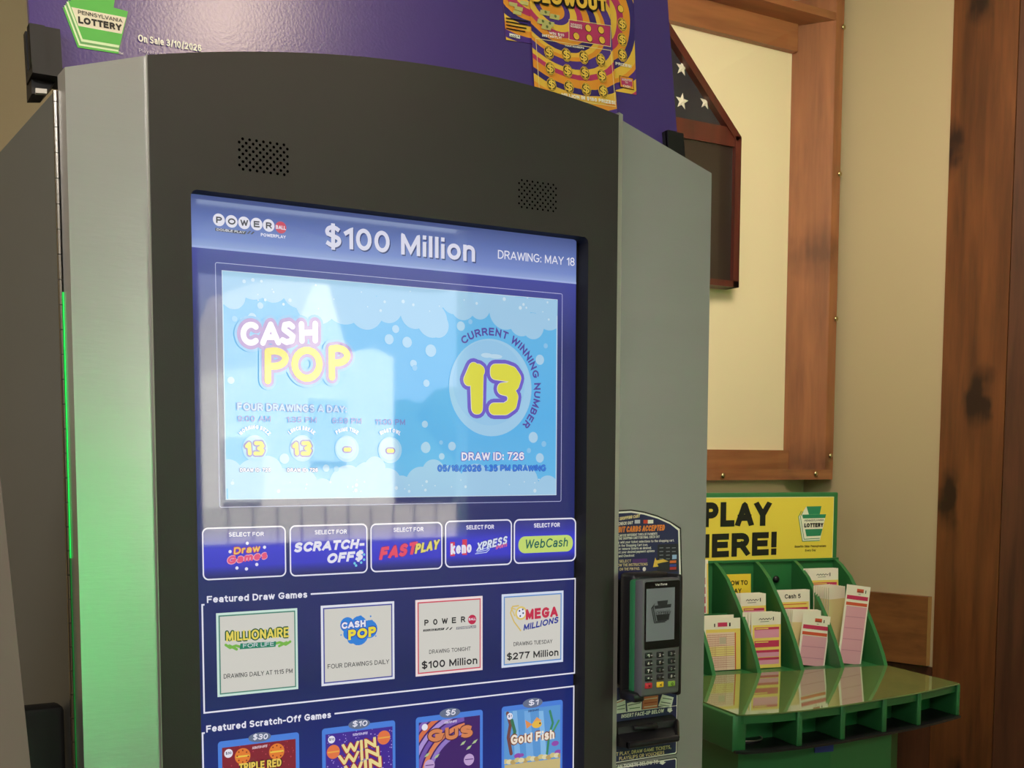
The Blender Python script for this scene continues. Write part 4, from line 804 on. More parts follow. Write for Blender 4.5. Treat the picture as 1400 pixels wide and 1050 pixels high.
for t, p0, p1, h, m_ in (('YOU CAN USE DIFFERENT TYPES OF PAYMENTS', (838, 734.2), (897.7, 731.2), 3.4, M['white']), ('ADD TO THE SHOPPING CART FOR FINAL CHECK OUT', (834, 738.6), (901, 735.2), 3.4, M['white']),
    ('Simply add your ticket selections to the shopping cart.', (836, 743.4), (920.9, 740.2), 3.4, M['white']), ('Touch the Shopping Cart icon.', (838, 748), (884.9, 746.2), 3.4, M['white']), ('Add or remove tickets as desired.', (838, 752.4), (889.7, 750.4), 3.4, M['white']),
    ('Select your desired payment options', (838, 757), (894, 754.6), 3.4, M['white']), ('and Checkout', (845, 761.8), (866.4, 760.8), 3.4, M['white']), ('TO SELECT', (838, 769.6), (862, 768.6), 3.8, pch), ('FOLLOW THE INSTRUCTIONS', (834, 775), (884.5, 773), 3.8, pch), ('ON THE PIN PAD.', (846, 780.2), (874, 779), 3.8, pch)):
    b.text(PW, t, p0, p1, h, 2, m_, 0.015)
b.rect(PW, (864, 764.4), (884, 769), 1.8, mat('decal_pill', '5a2f7a', .5)); b.disc(PW, (880, 778), 3, 2, M['white'], n=10)
b.rect(PW, (898.2, 744.4), (926, 781), 1.8, mat('decal_picture', '25242e', .5))
for k in range(4):
    for j, x in enumerate((901, 910, 918)): b.line(PW, [(x, 749 + k * 5), (x + 4.5, 748.8 + k * 5)], 1.0, 2.2, mat('decal_picture_line', '8d8d98', .5))
for y, c in ((768, 'e0702e'), (773, '3c4ea0'), (777, 'b8342e')): b.rect(PW, (914.6, y - 1.6), (923.4, y + 1.4), 2.4, mat('decal_tab_' + c, c, .5))
b.rect(PW, (918, 758.5), (924, 764), 2.4, mat('decal_tab_b', '9fc4e6', .5))
b.poly(PW, [(891.4, 775.4), (894.6, 762), (896.4, 766), (906, 764.4), (913, 767.4), (904, 769), (897.4, 770.6), (899, 774.4)], 3, yel)
b.build('instruction_decal', K, 'arched navy card payment decal')
b = MB(); wb = PW.uv(843, 930); we = PW.uv(925.6, 1031)
for g, w, mt in ((0, .4, M['ink']), (1.2, .8, M['white']), (2.6, 1.2, nav)):
    k = PW.len_y(880, 980, 1); b.uvpoly(PW, MB.rr(dx1 + .002, we[1] + g * k, we[0] - g * k, PW.uv(843, 940)[1], 0.002), w, mt)
for g, w, mt in ((0, .4, M['ink']), (1.2, .8, M['white']), (2.6, 1.2, nav)):
    z1 = PW.uv(924, 1035)[1]; b.uvpoly(PW, MB.rr(dx1 + .002, z1 - 0.1, we[0] - g * k, z1 - g * k, 0.002), w, mt)
b.line(PW, [(842, 975), (924.6, 964.5)], 1.0, 1.8, M['white'])
q6 = lambda pts: [(830 + x / 5.525, 860 + y / 5.525) for x, y in pts]
for pts, mt in (([(60, 545), (132, 515), (138, 625), (60, 640)], M['white']), ([(145, 560), (258, 530), (255, 608), (150, 622)], M['white']), ([(265, 512), (382, 498), (376, 592), (262, 606)], mat('orange_slip_print', 'dd7a52', .5)), ([(412, 492), (498, 515), (480, 592), (380, 582)], mat('pale_slip_print', 'e9e6dc', .5))):
    b.poly(PW, q6(pts), 2.2, mt)
for pts, c in (([(70, 555), (120, 535)], 'cc6a3c'), ([(70, 585), (128, 570)], '70706c'), ([(72, 606), (126, 598)], '70706c'), ([(155, 575), (245, 555)], '55554f'), ([(165, 600), (240, 590)], '4f7a44'), ([(275, 530), (370, 518)], 'f2d9c4'), ([(275, 560), (370, 548)], 'b8402c'), ([(275, 588), (368, 576)], 'f2d9c4'), ([(415, 520), (480, 530)], '55554f'), ([(405, 550), (470, 560)], '55554f'), ([(398, 572), (462, 580)], '8a8a84')):
    b.line(PW, q6(pts), 1.1, 2.8, mat('slip_line_' + c, c, .5))
b.text(PW, 'INSERT FACE-UP BELOW', (848.2, 981.8), (906.4, 973.8), 5.2, 2.4, M['white'], 0.03, 0.1)
b.poly(PW, q6([(450, 598), (482, 594), (482, 612), (490, 611), (468, 630), (446, 616), (450, 615)]), 3, M['white'])
b.text(PW, 'FAST PLAY, DRAW GAME TICKETS,', (831, 1034.8), (916.5, 1023.2), 5, 2.4, pch, 0.02); b.text(PW, 'PLAYSLIPS OR VOUCHERS', (845.4, 1039.6), (907.2, 1030.8), 5, 2.4, pch, 0.02)
b.text(PW, 'SCAN TICKETS BELOW TO', (836, 1052), (899, 1043.6), 5.4, 2.4, M['white'], 0.02); b.poly(PW, [(901, 1039.4), (907, 1038.6), (907, 1041.6), (909.6, 1041.2), (904.6, 1045.4), (899.4, 1042.6), (901, 1042.4)], 3, M['white'])
b.build('slot_decal', K, 'navy decal around the ticket slot')
# black slot housing with a sloping lip
b = MB(); YL = -0.034; PL_ = facing(YL)
xr_ = PL_.px(926, 1010).x; xt_ = PW.px(918, 978).x; zt_ = PW.px(880, 981.5).z; zm_ = PW.px(880, 995).z; zl_ = PL_.px(890, 1012).z; xs0 = dx1 + 0.008
def slot_side(x0, x1): return [(x0, YW - .0008, zt_), (x0, YW - 0.010, zt_ - 0.004), (x0, YW - 0.011, zm_), (x1, YL, zl_), (x1, YL, zl_ - 0.005), (x1, YW - .0008, zl_ - 0.007)]
A_, B_ = slot_side(xs0, xs0), slot_side(xt_, xr_); n_ = len(A_)
b.mesh(A_ + B_, [tuple(range(n_ - 1, -1, -1)), tuple(range(n_, 2 * n_))] + [(i, (i + 1) % n_, (i + 1) % n_ + n_, i + n_) for i in range(n_)], M['black'])
b.tube([(xs0, YL, zl_ - 0.002), (xr_, YL, zl_ - 0.002)], 0.0036, M['black'], 10)
b.tube([(xt_ - .001, YW - 0.010, zt_ - 0.006), (xr_, YL, zl_ - 0.001)], 0.0026, M['black'], 8)
b.tube([(xs0 + 0.02, YW - 0.0115, zt_ - 0.006), (xs0 + 0.027, YW - 0.0145, zt_ - 0.006), (xs0 + 0.042, YW - 0.0145, zt_ - 0.007), (xs0 + 0.049, YW - 0.0115, zt_ - 0.007)], 0.003, M['black'], 8)
b.build('ticket_slot', K, 'black ticket slot with a projecting lip')

# ------------------------------------------------------------------ card terminal on the kiosk
YT = -0.062; PT = facing(YT); PT2 = facing(YT - 0.0002)
ct = thing('card_terminal', 'grey card payment terminal with keypad mounted beside the kiosk screen', 'card terminal', loc=(0.81, YW, 1.35))
gry = mat('terminal_grey_plastic', '5f6062', 0.45); grn = mat('terminal_green_side', '2f7a4c', 0.4)
t0, t1 = PT.uv(879, 793), PT.uv(929, 942); bx0, bx1, bz1, bz0 = t0[0], t1[0], t0[1], t1[1] - 0.004
b = MB(); b.rbox((bx0, YT, bz0), (bx1, YT + 0.014, bz1), 0.003, gry); hsg = b.build('housing', ct)
b = MB(); b.rbox((bx0 + 0.001, YT + 0.011, bz0 + 0.002), (bx1 - 0.001, YT + 0.024, bz1 - 0.001), 0.003, grn); b.build('housing_back', ct, 'green back shell')
b = MB(); b.rbox((bx0 + 0.004, YT + 0.020, bz0 - 0.004), (bx1 + 0.004, YT + 0.044, bz1 + 0.004), 0.004, M['black']); b.rbox((bx0 + 0.008, YT + 0.04, bz0 + 0.004), (bx1, YW - 0.0004, bz1 - 0.004), 0.003, M['black'])
b.rbox((bx1 - 0.002, YT + 0.002, bz0 - 0.003), (bx1 + 0.005, YT + 0.03, bz1 + 0.003), 0.0025, M['black'])
b.rbox((bx0 - 0.006, YT + 0.004, bz0 - 0.006), (bx0 + 0.008, YT + 0.03, bz0 + 0.004), 0.003, M['black'])
b.build('cradle', ct, 'black mounting cradle')
scr = mat('terminal_bezel', '101012', 0.25)
b = MB(); z_b0 = PT.uv(900, 887)[1]; b.uvpoly(PT, MB.rr(bx0 + 0.0022, z_b0, bx1 - 0.0015, bz1 - 0.0022, 0.002), 1, scr)
lcd = mat('terminal_lcd', (112, 116, 120), 0.3, emit=0.18); b.rect(PT, (883, 805.2), (920.8, 873.6), 2, lcd)
lg = mat('terminal_logo', '222529', 0.4)
def keystone(b, pl, F, w, body, band, layers, word, txt=True):
    """stacked keystone emblem; F maps unit coords (x right, y down) to pixels"""
    ks = [(.26, 0), (.82, 0), (.78, .19), (1.0, .19), (.86, .90), (.26, .90), (.10, .19), (.30, .19)]
    for dx, dy, mt in layers: b.poly(pl, [F(x + dx, y + dy) for x, y in [(.24, .02), (.10, .19), (.26, .90), (.86, .90), (.84, .86), (.3, .86), (.16, .22)][:]], w, mt)
    b.poly(pl, [F(*p) for p in ((.26, 0), (.82, 0), (.78, .19), (.30, .19))], w + 1, body)
    b.poly(pl, [F(*p) for p in ((.10, .19), (1.0, .19), (.86, .90), (.26, .90))], w + 1, body)
    if band: b.poly(pl, [F(*p) for p in ((.135, .34), (.97, .34), (.92, .62), (.205, .62))], w + 1.5, band)
K0 = lambda x, y: (893 + (x - .1) * 26, 822.6 + y * 30 - x * 3)
keystone(b, PT, K0, 2.6, lg, lcd, ((-.08, .05, lg), (-.15, .10, lg)), None)
b.text(PT, 'PENNSYLVANIA', (895.5, 837), (914, 834.6), 1.8, 5, lg, 0.0); b.text(PT, 'LOTTERY', (894.6, 841.6), (915, 839.2), 4.4, 5, lg, 0.03)
b.text(PT, 'Verifone', (894.8, 801), (911, 799.8), 3.2, 2.5, M['white'], 0.01); b.build('display', ct, 'grey terminal display')
keym = mat('black_key', '1b1b1e', 0.4); legend = M['white']
names = ['1', '2', '3', '4', '5', '6', '7', '8', '9', '*', '0', '#', 'X', '<', 'O']
ky = [(896, 894.9, 893.2), (906.5, 905.2, 903.4), (917, 915.4, 913.8), (927.4, 925.4, 923.8), (937.4, 935.8, 934.6)]; kxs = [886.2, 902, 917.6]
for r_ in range(5):
    for c_i in range(3):
        ix = r_ * 3 + c_i; u, v = PT.uv(kxs[c_i], ky[r_][c_i]); hw, hh = 0.00425, 0.0028
        km = keym if r_ < 4 else mat(('red_key', 'yellow_key', 'green_key')[c_i], ('c8303c', 'eec52e', '84a83c')[c_i], 0.4)
        b = MB(); b.rbox((u - hw, YT - 0.0016, v - hh), (u + hw, YT + 0.0008, v + hh), 0.0008, km)
        mt = legend if r_ < 4 else M['ink']; cx_ = u - (0.0022 if r_ < 4 else 0.0012)
        b.word(names[ix], 0.0024 if r_ < 4 else 0.0026, 0.0031, lambda p, q_: (cx_ + p, YT - 0.0018, v - 0.0016 + q_), mt, 0.03)
        if r_ < 4: b.uvpoly(PT, [(u + .0008, v - .0004), (u + .003, v - .0004), (u + .003, v + .0006), (u + .0008, v + .0006)], 6.2, mat('key_small_print', 'a8a8a8', .5))
        b.build('number_key' if r_ < 4 else ('cancel_key', 'clear_key', 'enter_key')[c_i], ct, None if r_ < 4 else ('red cancel key', 'yellow clear key', 'green enter key')[c_i])

# ------------------------------------------------------------------ purple placard standing on the kiosk
tl_ = R(7.5); PP = Plane((0, 0.066, 1.80), (1, 0, 0), (0, math.sin(tl_), math.cos(tl_)))
pp = thing('advertising_placard', 'purple lottery ticket placard standing in black clips on top of the kiosk', 'sign', loc=(0.56, 0.07, 1.775))
pxl, pxr = PP.uv(41, 40)[0], PP.uv(924, 160)[0]; pz0 = PP.uv(60, 97)[1]; pz1 = 0.42
b = MB(); b.prism([PP.at(x, z) for x, z in ((pxl, pz0), (pxr, pz0), (pxr, pz1), (pxl, pz1))], -PP.n * 0.006, M['purple'])
lw_ = M['white']
b.text(PP, 'On Sale 3/10/2026', (188.6, 57.2), (275, 71.4), 9.6, 2, lw_, 0.02); b.text(PP, 'Players must be 18 or older.', (189.6, 71.4), (283, 86.6), 4.6, 2, mat('pale_small_print', 'c9bcd4', .5), 0.0)
b.build('board', pp)
gk = mat('keystone_green', '55b848', .45); bnd = mat('keystone_cream', 'eadfc8', .45); kw = mat('keystone_pale', 'dff0c4', .45); kg = mat('keystone_mid_green', '6aa860', .45)
def ks_big(u, v):                                # emblem measured in the zoomed crop (7.5x from 40,0)
    return (40 + u / 7.5, v / 7.5)
b = MB()
def P7(pts): return [ks_big(*p) for p in pts]
for dx, dy, sxr, mt, w in ((-50, 84, -16, gk, 1.0), (-36, 64, -18, kw, 1.2), (-24, 46, -14, kg, 1.4), (-12, 24, -12, kw, 1.6)):
    b.poly(PP, P7([(390 + dx, 0 + dy * .9), (440 + dx, -6 + dy), (960 + sxr, 300 + dy), (928 + sxr, 470 + dy), (545 + dx, 405 + dy)]), w, mt)
b.poly(PP, P7([(390, 0), (420, 20), (400, -260), (900, -180), (862, 82), (1010, 122), (928, 470), (545, 405)]), 1.8, gk)
b.poly(PP, P7([(428, 78), (990, 185), (945, 352), (500, 270)]), 2.0, bnd)
b.text(PP, 'PENNSYLVANIA', ks_big(497, 148), ks_big(953, 240), 5.4, 2.4, M['ink'], 0.012); b.text(PP, 'LOTTERY', ks_big(500, 243), ks_big(945, 325), 9.3, 2.4, M['ink'], 0.05)
b.text(PP, 'TM', ks_big(908, 560), ks_big(958, 570), 3.2, 3, lw_, 0.0)
b.build('emblem', pp, 'green keystone emblem with a cream band')
# three printed tickets
orr, pur, pnk, gld, dkp = mat('ticket_orange', 'ee9a34', .4), mat('ticket_violet', '54368e', .4), mat('ticket_pink', 'c23a6c', .4), mat('ticket_gold', 'f2c14a', .4), mat('ticket_navy', '3a2a74', .4)
q3 = lambda x, y: (680 + x / 5.25, y / 5.25)
def swirl(b, quad, w, cen, seed):
    win = [PP.uv(*q3(*p)) for p in quad]; b.uvpoly(PP, win, w, orr); cu, cv = PP.uv(*q3(*cen)); rn = random.Random(seed); r = 0.012; i = 0
    while r < 0.15:
        dr = rn.uniform(0.004, 0.009); mt = (pur, gld, pnk, orr, dkp, gld, orr)[i % 7]; i += 1
        for k in range(40):
            a0, a1 = k / 40 * 2 * math.pi, (k + 1) / 40 * 2 * math.pi; e = 1.25
            f0, f1 = 1 + .15 * math.sin(2 * a0 + seed), 1 + .15 * math.sin(2 * a1 + seed)
            qd = clip([(cu + e * rr_ * f * math.cos(a), cv + rr_ * f * math.sin(a)) for rr_, a, f in ((r, a0, f0), (r + dr, a0, f0), (r + dr, a1, f1), (r, a1, f1))], win)
            if len(qd) > 2: b.uvpoly(PP, qd, w + .4, mt)
        r += dr
    return win
def dollar(b, x, y, w):
    c = q3(x, y); b.disc(PP, c, 8.0, w, gld, 9.4, n=10); b.disc(PP, c, 7.3, w + .3, M['ink'], 8.6, n=10); b.disc(PP, c, 6.7, w + .6, gld, 8.0, n=10)
    b.text(PP, '$', (c[0] - 4.4, c[1] + 4.6), (c[0] + 4.4, c[1] + 6.0), 10.6, w + 1.2, mat('ticket_bright_gold', 'f6cf5a', .4), 0.03, 0, 1, (M['ink'], 0.06))
b = MB(); swirl(b, [(60, 288), (420, 340), (400, -160), (25, -180)], 1, (300, -60), 1)
b.rect(PP, q3(80, 242), q3(158, 284), 3, M['white']); b.text(PP, '000', q3(86, 276), q3(130, 279), 3.4, 4, M['ink'], 0.01); b.disc(PP, q3(143, 266), 1, 4, M['ink'], n=8)
for k in range(4): b.line(PP, [q3(60, 135 + k * 24), q3(215 - k * 8, 160 + k * 24)], 1.6, 3, M['ink'])
for x, y in ((110, 30), (150, 60), (190, 20), (140, 90)): b.poly(PP, [q3(x - 30, y - 14), q3(x + 28, y), q3(x + 24, y + 28), q3(x - 34, y + 12)], 3 + x * .001, mat('banknote_print', 'c9c078', .5))
b.build('printed_ticket', pp, 'ticket picture printed behind the front ticket on its left')
b = MB(); swirl(b, [(835, 655), (995, 682), (966, -200), (780, -230)], 1, (700, 120), 5)
for y in (180, 290, 398): dollar(b, 890, y, 3)
for y in (68,): b.disc(PP, q3(878, y), 5.4, 3, M['ink'], n=18); b.disc(PP, q3(878, y), 4.7, 3.4, gld, n=18)
b.text(PP, 'PRIZES!', q3(842, 470), q3(955, 492), 4, 3.4, M['white'], 0.04); b.rect(PP, q3(868, 545), q3(975, 650), 3, M['ink']); b.rect(PP, q3(872, 550), q3(971, 646), 3.3, orr); b.rect(PP, q3(880, 562), q3(962, 628), 3.6, pnk)
b.text(PP, 'SCRATCH', q3(885, 582), q3(955, 592), 2.8, 4.2, M['white'], .02); b.text(PP, 'TO', q3(908, 602), q3(928, 606), 2.4, 4.2, M['white'], .02); b.text(PP, 'CASH', q3(895, 630), q3(945, 638), 3.4, 4.2, M['white'], .02)
b.build('printed_ticket', pp, 'narrow ticket picture printed on the right')
b = MB(); wq = swirl(b, [(270, 900), (862, 1000), (775, -230), (205, -300)], 5, (380, 60), 3)
for pts in ([(262, 285), (800, 372), (835, 775), (290, 690), (262, 285)], [(500, 150), (800, 195), (798, 345), (500, 295), (500, 150)]): b.line(PP, [q3(*p) for p in pts], .9, 7, mat('pale_gold_line', 'f3dc9a', .5))
b.poly(PP, [q3(*p) for p in ((504, 155), (796, 199), (794, 340), (504, 291))], 6.4, pnk)
for row, pts in enumerate((((355, 388), (480, 405), (604, 422), (726, 442)), ((363, 503), (488, 520), (612, 536), (734, 555)), ((373, 618), (498, 636), (622, 652), (743, 665)))):
    for x, y in pts: dollar(b, x, y, 8)
for x, y in ((638, 212), (730, 226), (553, 270), (646, 284), (737, 298)): b.disc(PP, q3(x, y), 5.4, 7, M['ink'], n=20); b.disc(PP, q3(x, y), 4.7, 7.4, gld, n=20)
for x, y in ((330, 100), (400, 130), (310, 165), (360, 180), (340, 205)): b.poly(PP, [q3(x - 34, y - 22), q3(x + 34, y - 8), q3(x + 28, y + 26), q3(x - 40, y + 12)], 7 + y * .004, mat('banknote_print', 'c9c078', .5)); b.disc(PP, q3(x, y), 2, 8.2 + y * .004, mat('banknote_mark', '6a7a44', .5), n=10)
b.text(PP, 'BLOWOUT', q3(232, 22), q3(770, 98), 19, 9, gld, 0.05, 0, .95, (M['ink'], 0.07))
b.text(PP, 'WIN $10', q3(355, 258), q3(462, 276), 3.6, 9, M['white'], .04); b.text(PP, 'INSTANTLY!', q3(305, 276), q3(442, 294), 3.6, 9, M['white'], .04); b.text(PP, 'WINNING', q3(508, 192), q3(590, 205), 2.8, 9, M['white'], .02); b.text(PP, 'NUMBERS', q3(508, 208), q3(590, 222), 2.8, 9, M['white'], .02); b.text(PP, 'YOUR NUMBERS', q3(466, 345), q3(605, 364), 2.6, 9, M['white'], .03)
b.text(PP, 'MILLION IN $180 PRIZES!', q3(445, 704), q3(828, 762), 5, 9, M['white'], .05)
b.build('printed_ticket', pp, 'large front ticket picture with twelve dollar signs')
# clips at both lower corners
blk2 = mat('black_clip_plastic', '121114', .5)
for s_, xe in ((-1, pxl), (1, pxr)):
    b = MB(); zlow = pz0 - 0.002; xa, xb = (xe - 0.0025, xe + 0.022) if s_ < 0 else (xe - 0.022, xe + 0.0025)
    z_top = PP.uv(60, 42)[1] if s_ < 0 else PP.uv(918, 184)[1]
    T = lambda v: PP.at(v.x, v.z, v.y)
    b.box((xa, 0.0004, zlow), (xb, 0.008, z_top), blk2, T); b.box((xa, -0.014, zlow), (xb, -0.0062, z_top), blk2, T)
    b.box((xa, 0.006, zlow), (xa + 0.012, 0.0105, z_top - .0005), blk2, T)
    b.box((xa - .0, -0.014, zlow - .006), (xb + (0.03 if s_ < 0 else 0), 0.012, pz0 - 0.0005), blk2, T)
    ob = b.build('clip', pp, 'black corner clip')
xe = pxl
b = MB(); b.prism([PP.px(x, y) for x, y in ((42.5, 97), (43.5, 128), (62, 128), (86, 100), (100, 97))], -PP.n * 0.02, blk2); b.build('clip_foot', pp, 'black foot of the left clip')
b = MB(); b.prism([PP.px(x, y, .002) for x, y in ((48, 121.5), (48, 128), (63.5, 129), (63.5, 123))], PP.n * -0.004, mat('white_clip_tab', 'd8d4cc', .4)); b.build('clip_tab', pp, 'white tab')

# ------------------------------------------------------------------ leaning board at the far left
b = MB(); PB = facing(-0.12); a0 = PB.px(-4, 610); a1 = PB.px(42, 1050); dd = (a1 - a0).normalized(); lo = a0 + dd * ((a0.z - 0.0) / -dd.z); hi = a0 - dd * 0.12
b.prism([Vector((-0.5, -0.12, 0)), Vector((lo.x, -0.12, 0)), hi, Vector((-0.5, -0.12, hi.z))], (0, 0.02, 0), mat('taupe_board', '776a62', .6))
lb_ = b.build('display_board'); tag(lb_, 'plain taupe board edge in front of the kiosk\'s dark side panel', 'board')

PBX = facing(0.03); zt_b = PBX.px(60, 968).z
b = MB(); b.rbox((-0.05, 0.03, 0.0), (kx0 - 0.0045, 0.055, zt_b), 0.004, M['blacksoft']); bx_ = b.build('storage_box'); tag(bx_, 'tall black box standing against the grey side of the kiosk', 'box')

# ------------------------------------------------------------------ green play slip holder
AH = R(13.4); HX = Vector((math.cos(AH), -math.sin(AH), 0)); HY = Vector((math.sin(AH), math.cos(AH), 0))
_d = ray(1143, 765); HQ = CAM + _d * (2.30 / _d.y)
HM = Matrix(((HX.x, HY.x, 0, HQ.x), (HX.y, HY.y, 0, HQ.y), (0, 0, 1, HQ.z), (0, 0, 0, 1)))
H = thing('slip_holder', 'green moulded play slip stand with a yellow sign in the corner', 'slip holder', mtx=HM)
hw = lambda v: HM @ Vector(v)
def HP(yl): return Plane(HM @ Vector((0, yl, 0)), HX, (0, 0, 1))
GM = M['green']; HL = -0.655
b = MB(); b.rbox((HL, 0.002, -0.30), (0.004, 0.018, 0.178), 0.004, GM, hw); b.rbox((HL - .002, -0.004, -0.002), (0.006, 0.004, 0.0055), 0.001, GM, hw); b.build('back_panel', H)
PSG = HP(0.0)
b = MB(); s0, s1 = PSG.uv(1139.6, 679), PSG.uv(1137.2, 762.6); sxa = HL + 0.008
b.box((sxa, -0.002, s1[1] - 0.0), (s0[0], 0.0018, s0[1]), M['yellow'], hw)
PG = HP(-0.002)
for x0, x1 in ((sxa, s0[0]),):
    for z in (s0[1], ): b.uvpoly(PG, [(x0, z - .0018), (x1, z - .0018), (x1, z), (x0, z)], .6, mat('sign_light_edge', 'f6ecb0', .5))
    b.uvpoly(PG, [(x1 - .0014, s1[1]), (x1, s1[1]), (x1, z), (x1 - .0014, z)], .7, mat('sign_light_edge', 'f6ecb0', .5))
q7 = lambda x, y: (940 + x / 5, 640 + y / 5)
b.text(PG, 'PLAY', q7(105, 404), q7(568, 393), 33.5, 1.2, M['ink'], 0.045, 0, .9)
b.text(PG, 'HERE!', q7(18, 618), q7(606, 592), 32, 1.2, M['ink'], 0.045, 0, .9)
sg = mat('sign_keystone_green', '2e8c62', .5); sgk = mat('sign_keystone_pale', 'f2f0da', .5)
S7 = lambda pts: [q7(*p) for p in pts]
b.poly(PG, S7([(812, 262), (914, 260), (903, 315), (946, 315), (903, 498), (785, 502), (756, 330), (776, 318), (800, 280)]), 1.0, sgk)
for dx, dy in ((-12, 16), (-24, 30)):
    b.line(PG, S7([(800 + dx, 262 - dy * .2 + 40), (782 + dx, 330 + dy * .1), (806 + dx * .9, 470 + dy), (900, 464 + dy)]), .9, 1.5, sg)
b.poly(PG, S7([(812, 262), (914, 260), (903, 315), (828, 316)]), 1.8, sg); b.poly(PG, S7([(782, 318), (946, 315), (940, 340), (788, 344)]), 1.8, sg); b.poly(PG, S7([(802, 418), (922, 414), (908, 462), (812, 466)]), 1.8, sg)
b.text(PG, 'PENNSYLVANIA', q7(798, 366), q7(930, 360), 2.6, 2.2, M['ink'], .01); b.text(PG, 'LOTTERY', q7(796, 406), q7(926, 402), 5.8, 2.2, M['ink'], .05)
b.text(PG, 'Benefits Older Pennsylvanians', q7(732, 544), q7(946, 538), 3, 1.4, M['ink'], .01); b.text(PG, 'Every Day', q7(803, 570), q7(876, 567), 3, 1.4, M['ink'], .01)
b.build('sign_panel', H, 'yellow sign reading PLAY HERE!')
# dividers between the slip pockets
prof = [(0.002, 0.004), (-0.03, -0.010), (-0.07, -0.036), (-0.115, -0.082), (-0.155, -0.126), (-0.195, -0.180), (-0.220, -0.220), (-0.235, -0.250), (0.002, -0.250)]
DX = [-0.002, -0.127, -0.240, -0.3585, -0.480, -0.602]
for x in DX:
    b = MB(); b.prism([hw((x - 0.006, y, z)) for y, z in prof], HX * 0.010, GM); b.build('divider', H)
b = MB(); kp = PSG.px(1061, 792); b.dome(kp, -HY, 0.0095, 0.007, M['black'], 18); b.build('knob', H, 'black round knob on the back panel')
b = MB()
for i in range(5):                               # stepped pocket floors
    x0, x1 = DX[i + 1] + 0.0045, DX[i] - 0.0065
    b.box((x0, -0.232, -0.256), (x1, 0.001, -0.249), GM, hw); b.box((x0, -0.08, -0.249), (x1, -0.076, -0.12), GM, hw)
b.build('pocket_floor', H)
# writing shelf with a bowed front
SZ = -0.2481
arc = [(0.0095, -0.499), (-0.045, -0.523), (-0.10, -0.546), (-0.17, -0.573), (-0.2928, -0.6082), (-0.40, -0.637), (-0.5045, -0.657), (-0.58, -0.663), (-0.640, -0.660), (-0.655, -0.650)]
out = [(0.004, -0.233)] + arc + [(-0.660, -0.233)]
b = MB(); b.prism([hw((x, y, SZ - 0.0015)) for x, y in [(0.002, -0.233)] + [(x - (.004 if x > -.3 else -.004), y + 0.012) for x, y in arc] + [(-0.656, -0.233)]], (0, 0, -0.018), GM); b.build('shelf', H)
cl = bpy.data.materials.new('shelf_acrylic'); cl.use_nodes = True
_b = cl.node_tree.nodes['Principled BSDF']; _b.inputs['Base Color'].default_value = lin('6f8a50'); _b.inputs['Roughness'].default_value = 0.05; _b.inputs['IOR'].default_value = 1.9; _b.inputs['Coat Weight'].default_value = 0.6; _b.inputs['Coat Roughness'].default_value = 0.03
b = MB(); ins = [(x + (0.003 if x < -.3 else -0.003), y + 0.003) for x, y in out]; b.prism([hw((x, y, SZ - 0.0012)) for x, y in ins], (0, 0, 0.0030), cl); b.build('shelf_cover', H, 'clear glossy sheet on the shelf')
BZ = SZ - 0.073
def fin(p, th, back=0.18):
    x, y = p; b = MB(); b.rbox((x - th, y + 0.004, BZ), (x, y + back, SZ - 0.0016), 0.002, GM, hw); b.build('shelf_fin', H)
def arc_y(x):
    for (x0, y0), (x1, y1) in zip(arc, arc[1:]):
        if x1 <= x <= x0: return y0 + (y1 - y0) * (x - x0) / (x1 - x0)
    return arc[-1][1]
PZ = Plane(hw((0, 0, BZ)), HX, HY)
for px_, py_, th in ((1109, 1025, .013), (1182, 1021, .012), (1242, 1011, .012), (1286, 1000, .011)):
    u = PZ.uv(px_, py_)[0]; fin((u, arc_y(u)), th)
b = MB(); b.rbox((0.000, -0.497, BZ), (0.009, -0.235, SZ - 0.0016), 0.002, GM, hw); b.build('shelf_side', H)
b = MB(); b.rbox((-0.660, -0.645, BZ - .004), (-0.628, -0.235, SZ - 0.0016), 0.004, GM, hw); b.build('shelf_side', H)
b = MB(); b.prism([hw((x, y + .10 + .0, SZ - 0.0118)) for x, y in arc[:-1]] + [hw((x, y + .106, SZ - 0.0118)) for x, y in reversed(arc[:-1])], (0, 0, BZ - SZ + 0.0118), GM); b.build('inner_wall', H)
b = MB(); b.prism([hw((x, y - 0.002, BZ)) for x, y in out[1:-1]] + [hw((-0.655, -.235, BZ)), hw((0.004, -.235, BZ))], (0, 0, -0.005), M['black']); b.build('base_plate', H, 'black base plate')
b = MB(); hz = HQ.z
b.prism([hw((x, y, BZ - 0.0052)) for x, y in ((-0.10, -0.30), (-0.13, -0.46), (-0.22, -0.56), (-0.40, -0.60), (-0.62, -0.60), (-0.64, -0.24), (-0.10, -0.24))], (0, 0, -(hz + BZ - 0.0052)), GM); b.build('pedestal', H)
PBL = HP(-0.603)
b = MB(); ub = PBL.uv(1114, 1033)
b.box((ub[0], -0.603, BZ - 0.030), (ub[0] + 0.045, -0.6005, BZ - 0.006), mat('blue_label', '2a3c8c', .4), hw); b.build('blue_label', H, 'small blue label below the shelf')
b = MB(); cc = hw((-0.583, -0.56, BZ + 0.0002)); b.tube([cc, cc + Vector((0, 0, 0.004))], 0.036, M['black'], 28); b.tube([cc + Vector((0.036 * math.cos(t * .2244), 0.036 * math.sin(t * .2244), 0.004)) for t in range(29)], 0.0016, mat('pale_rim', 'b9b0a4', .3, .8), 6)
tin = b.build('round_lid'); tag(tin, 'round black lid with a pale rim lying in the left shelf slot', 'lid')

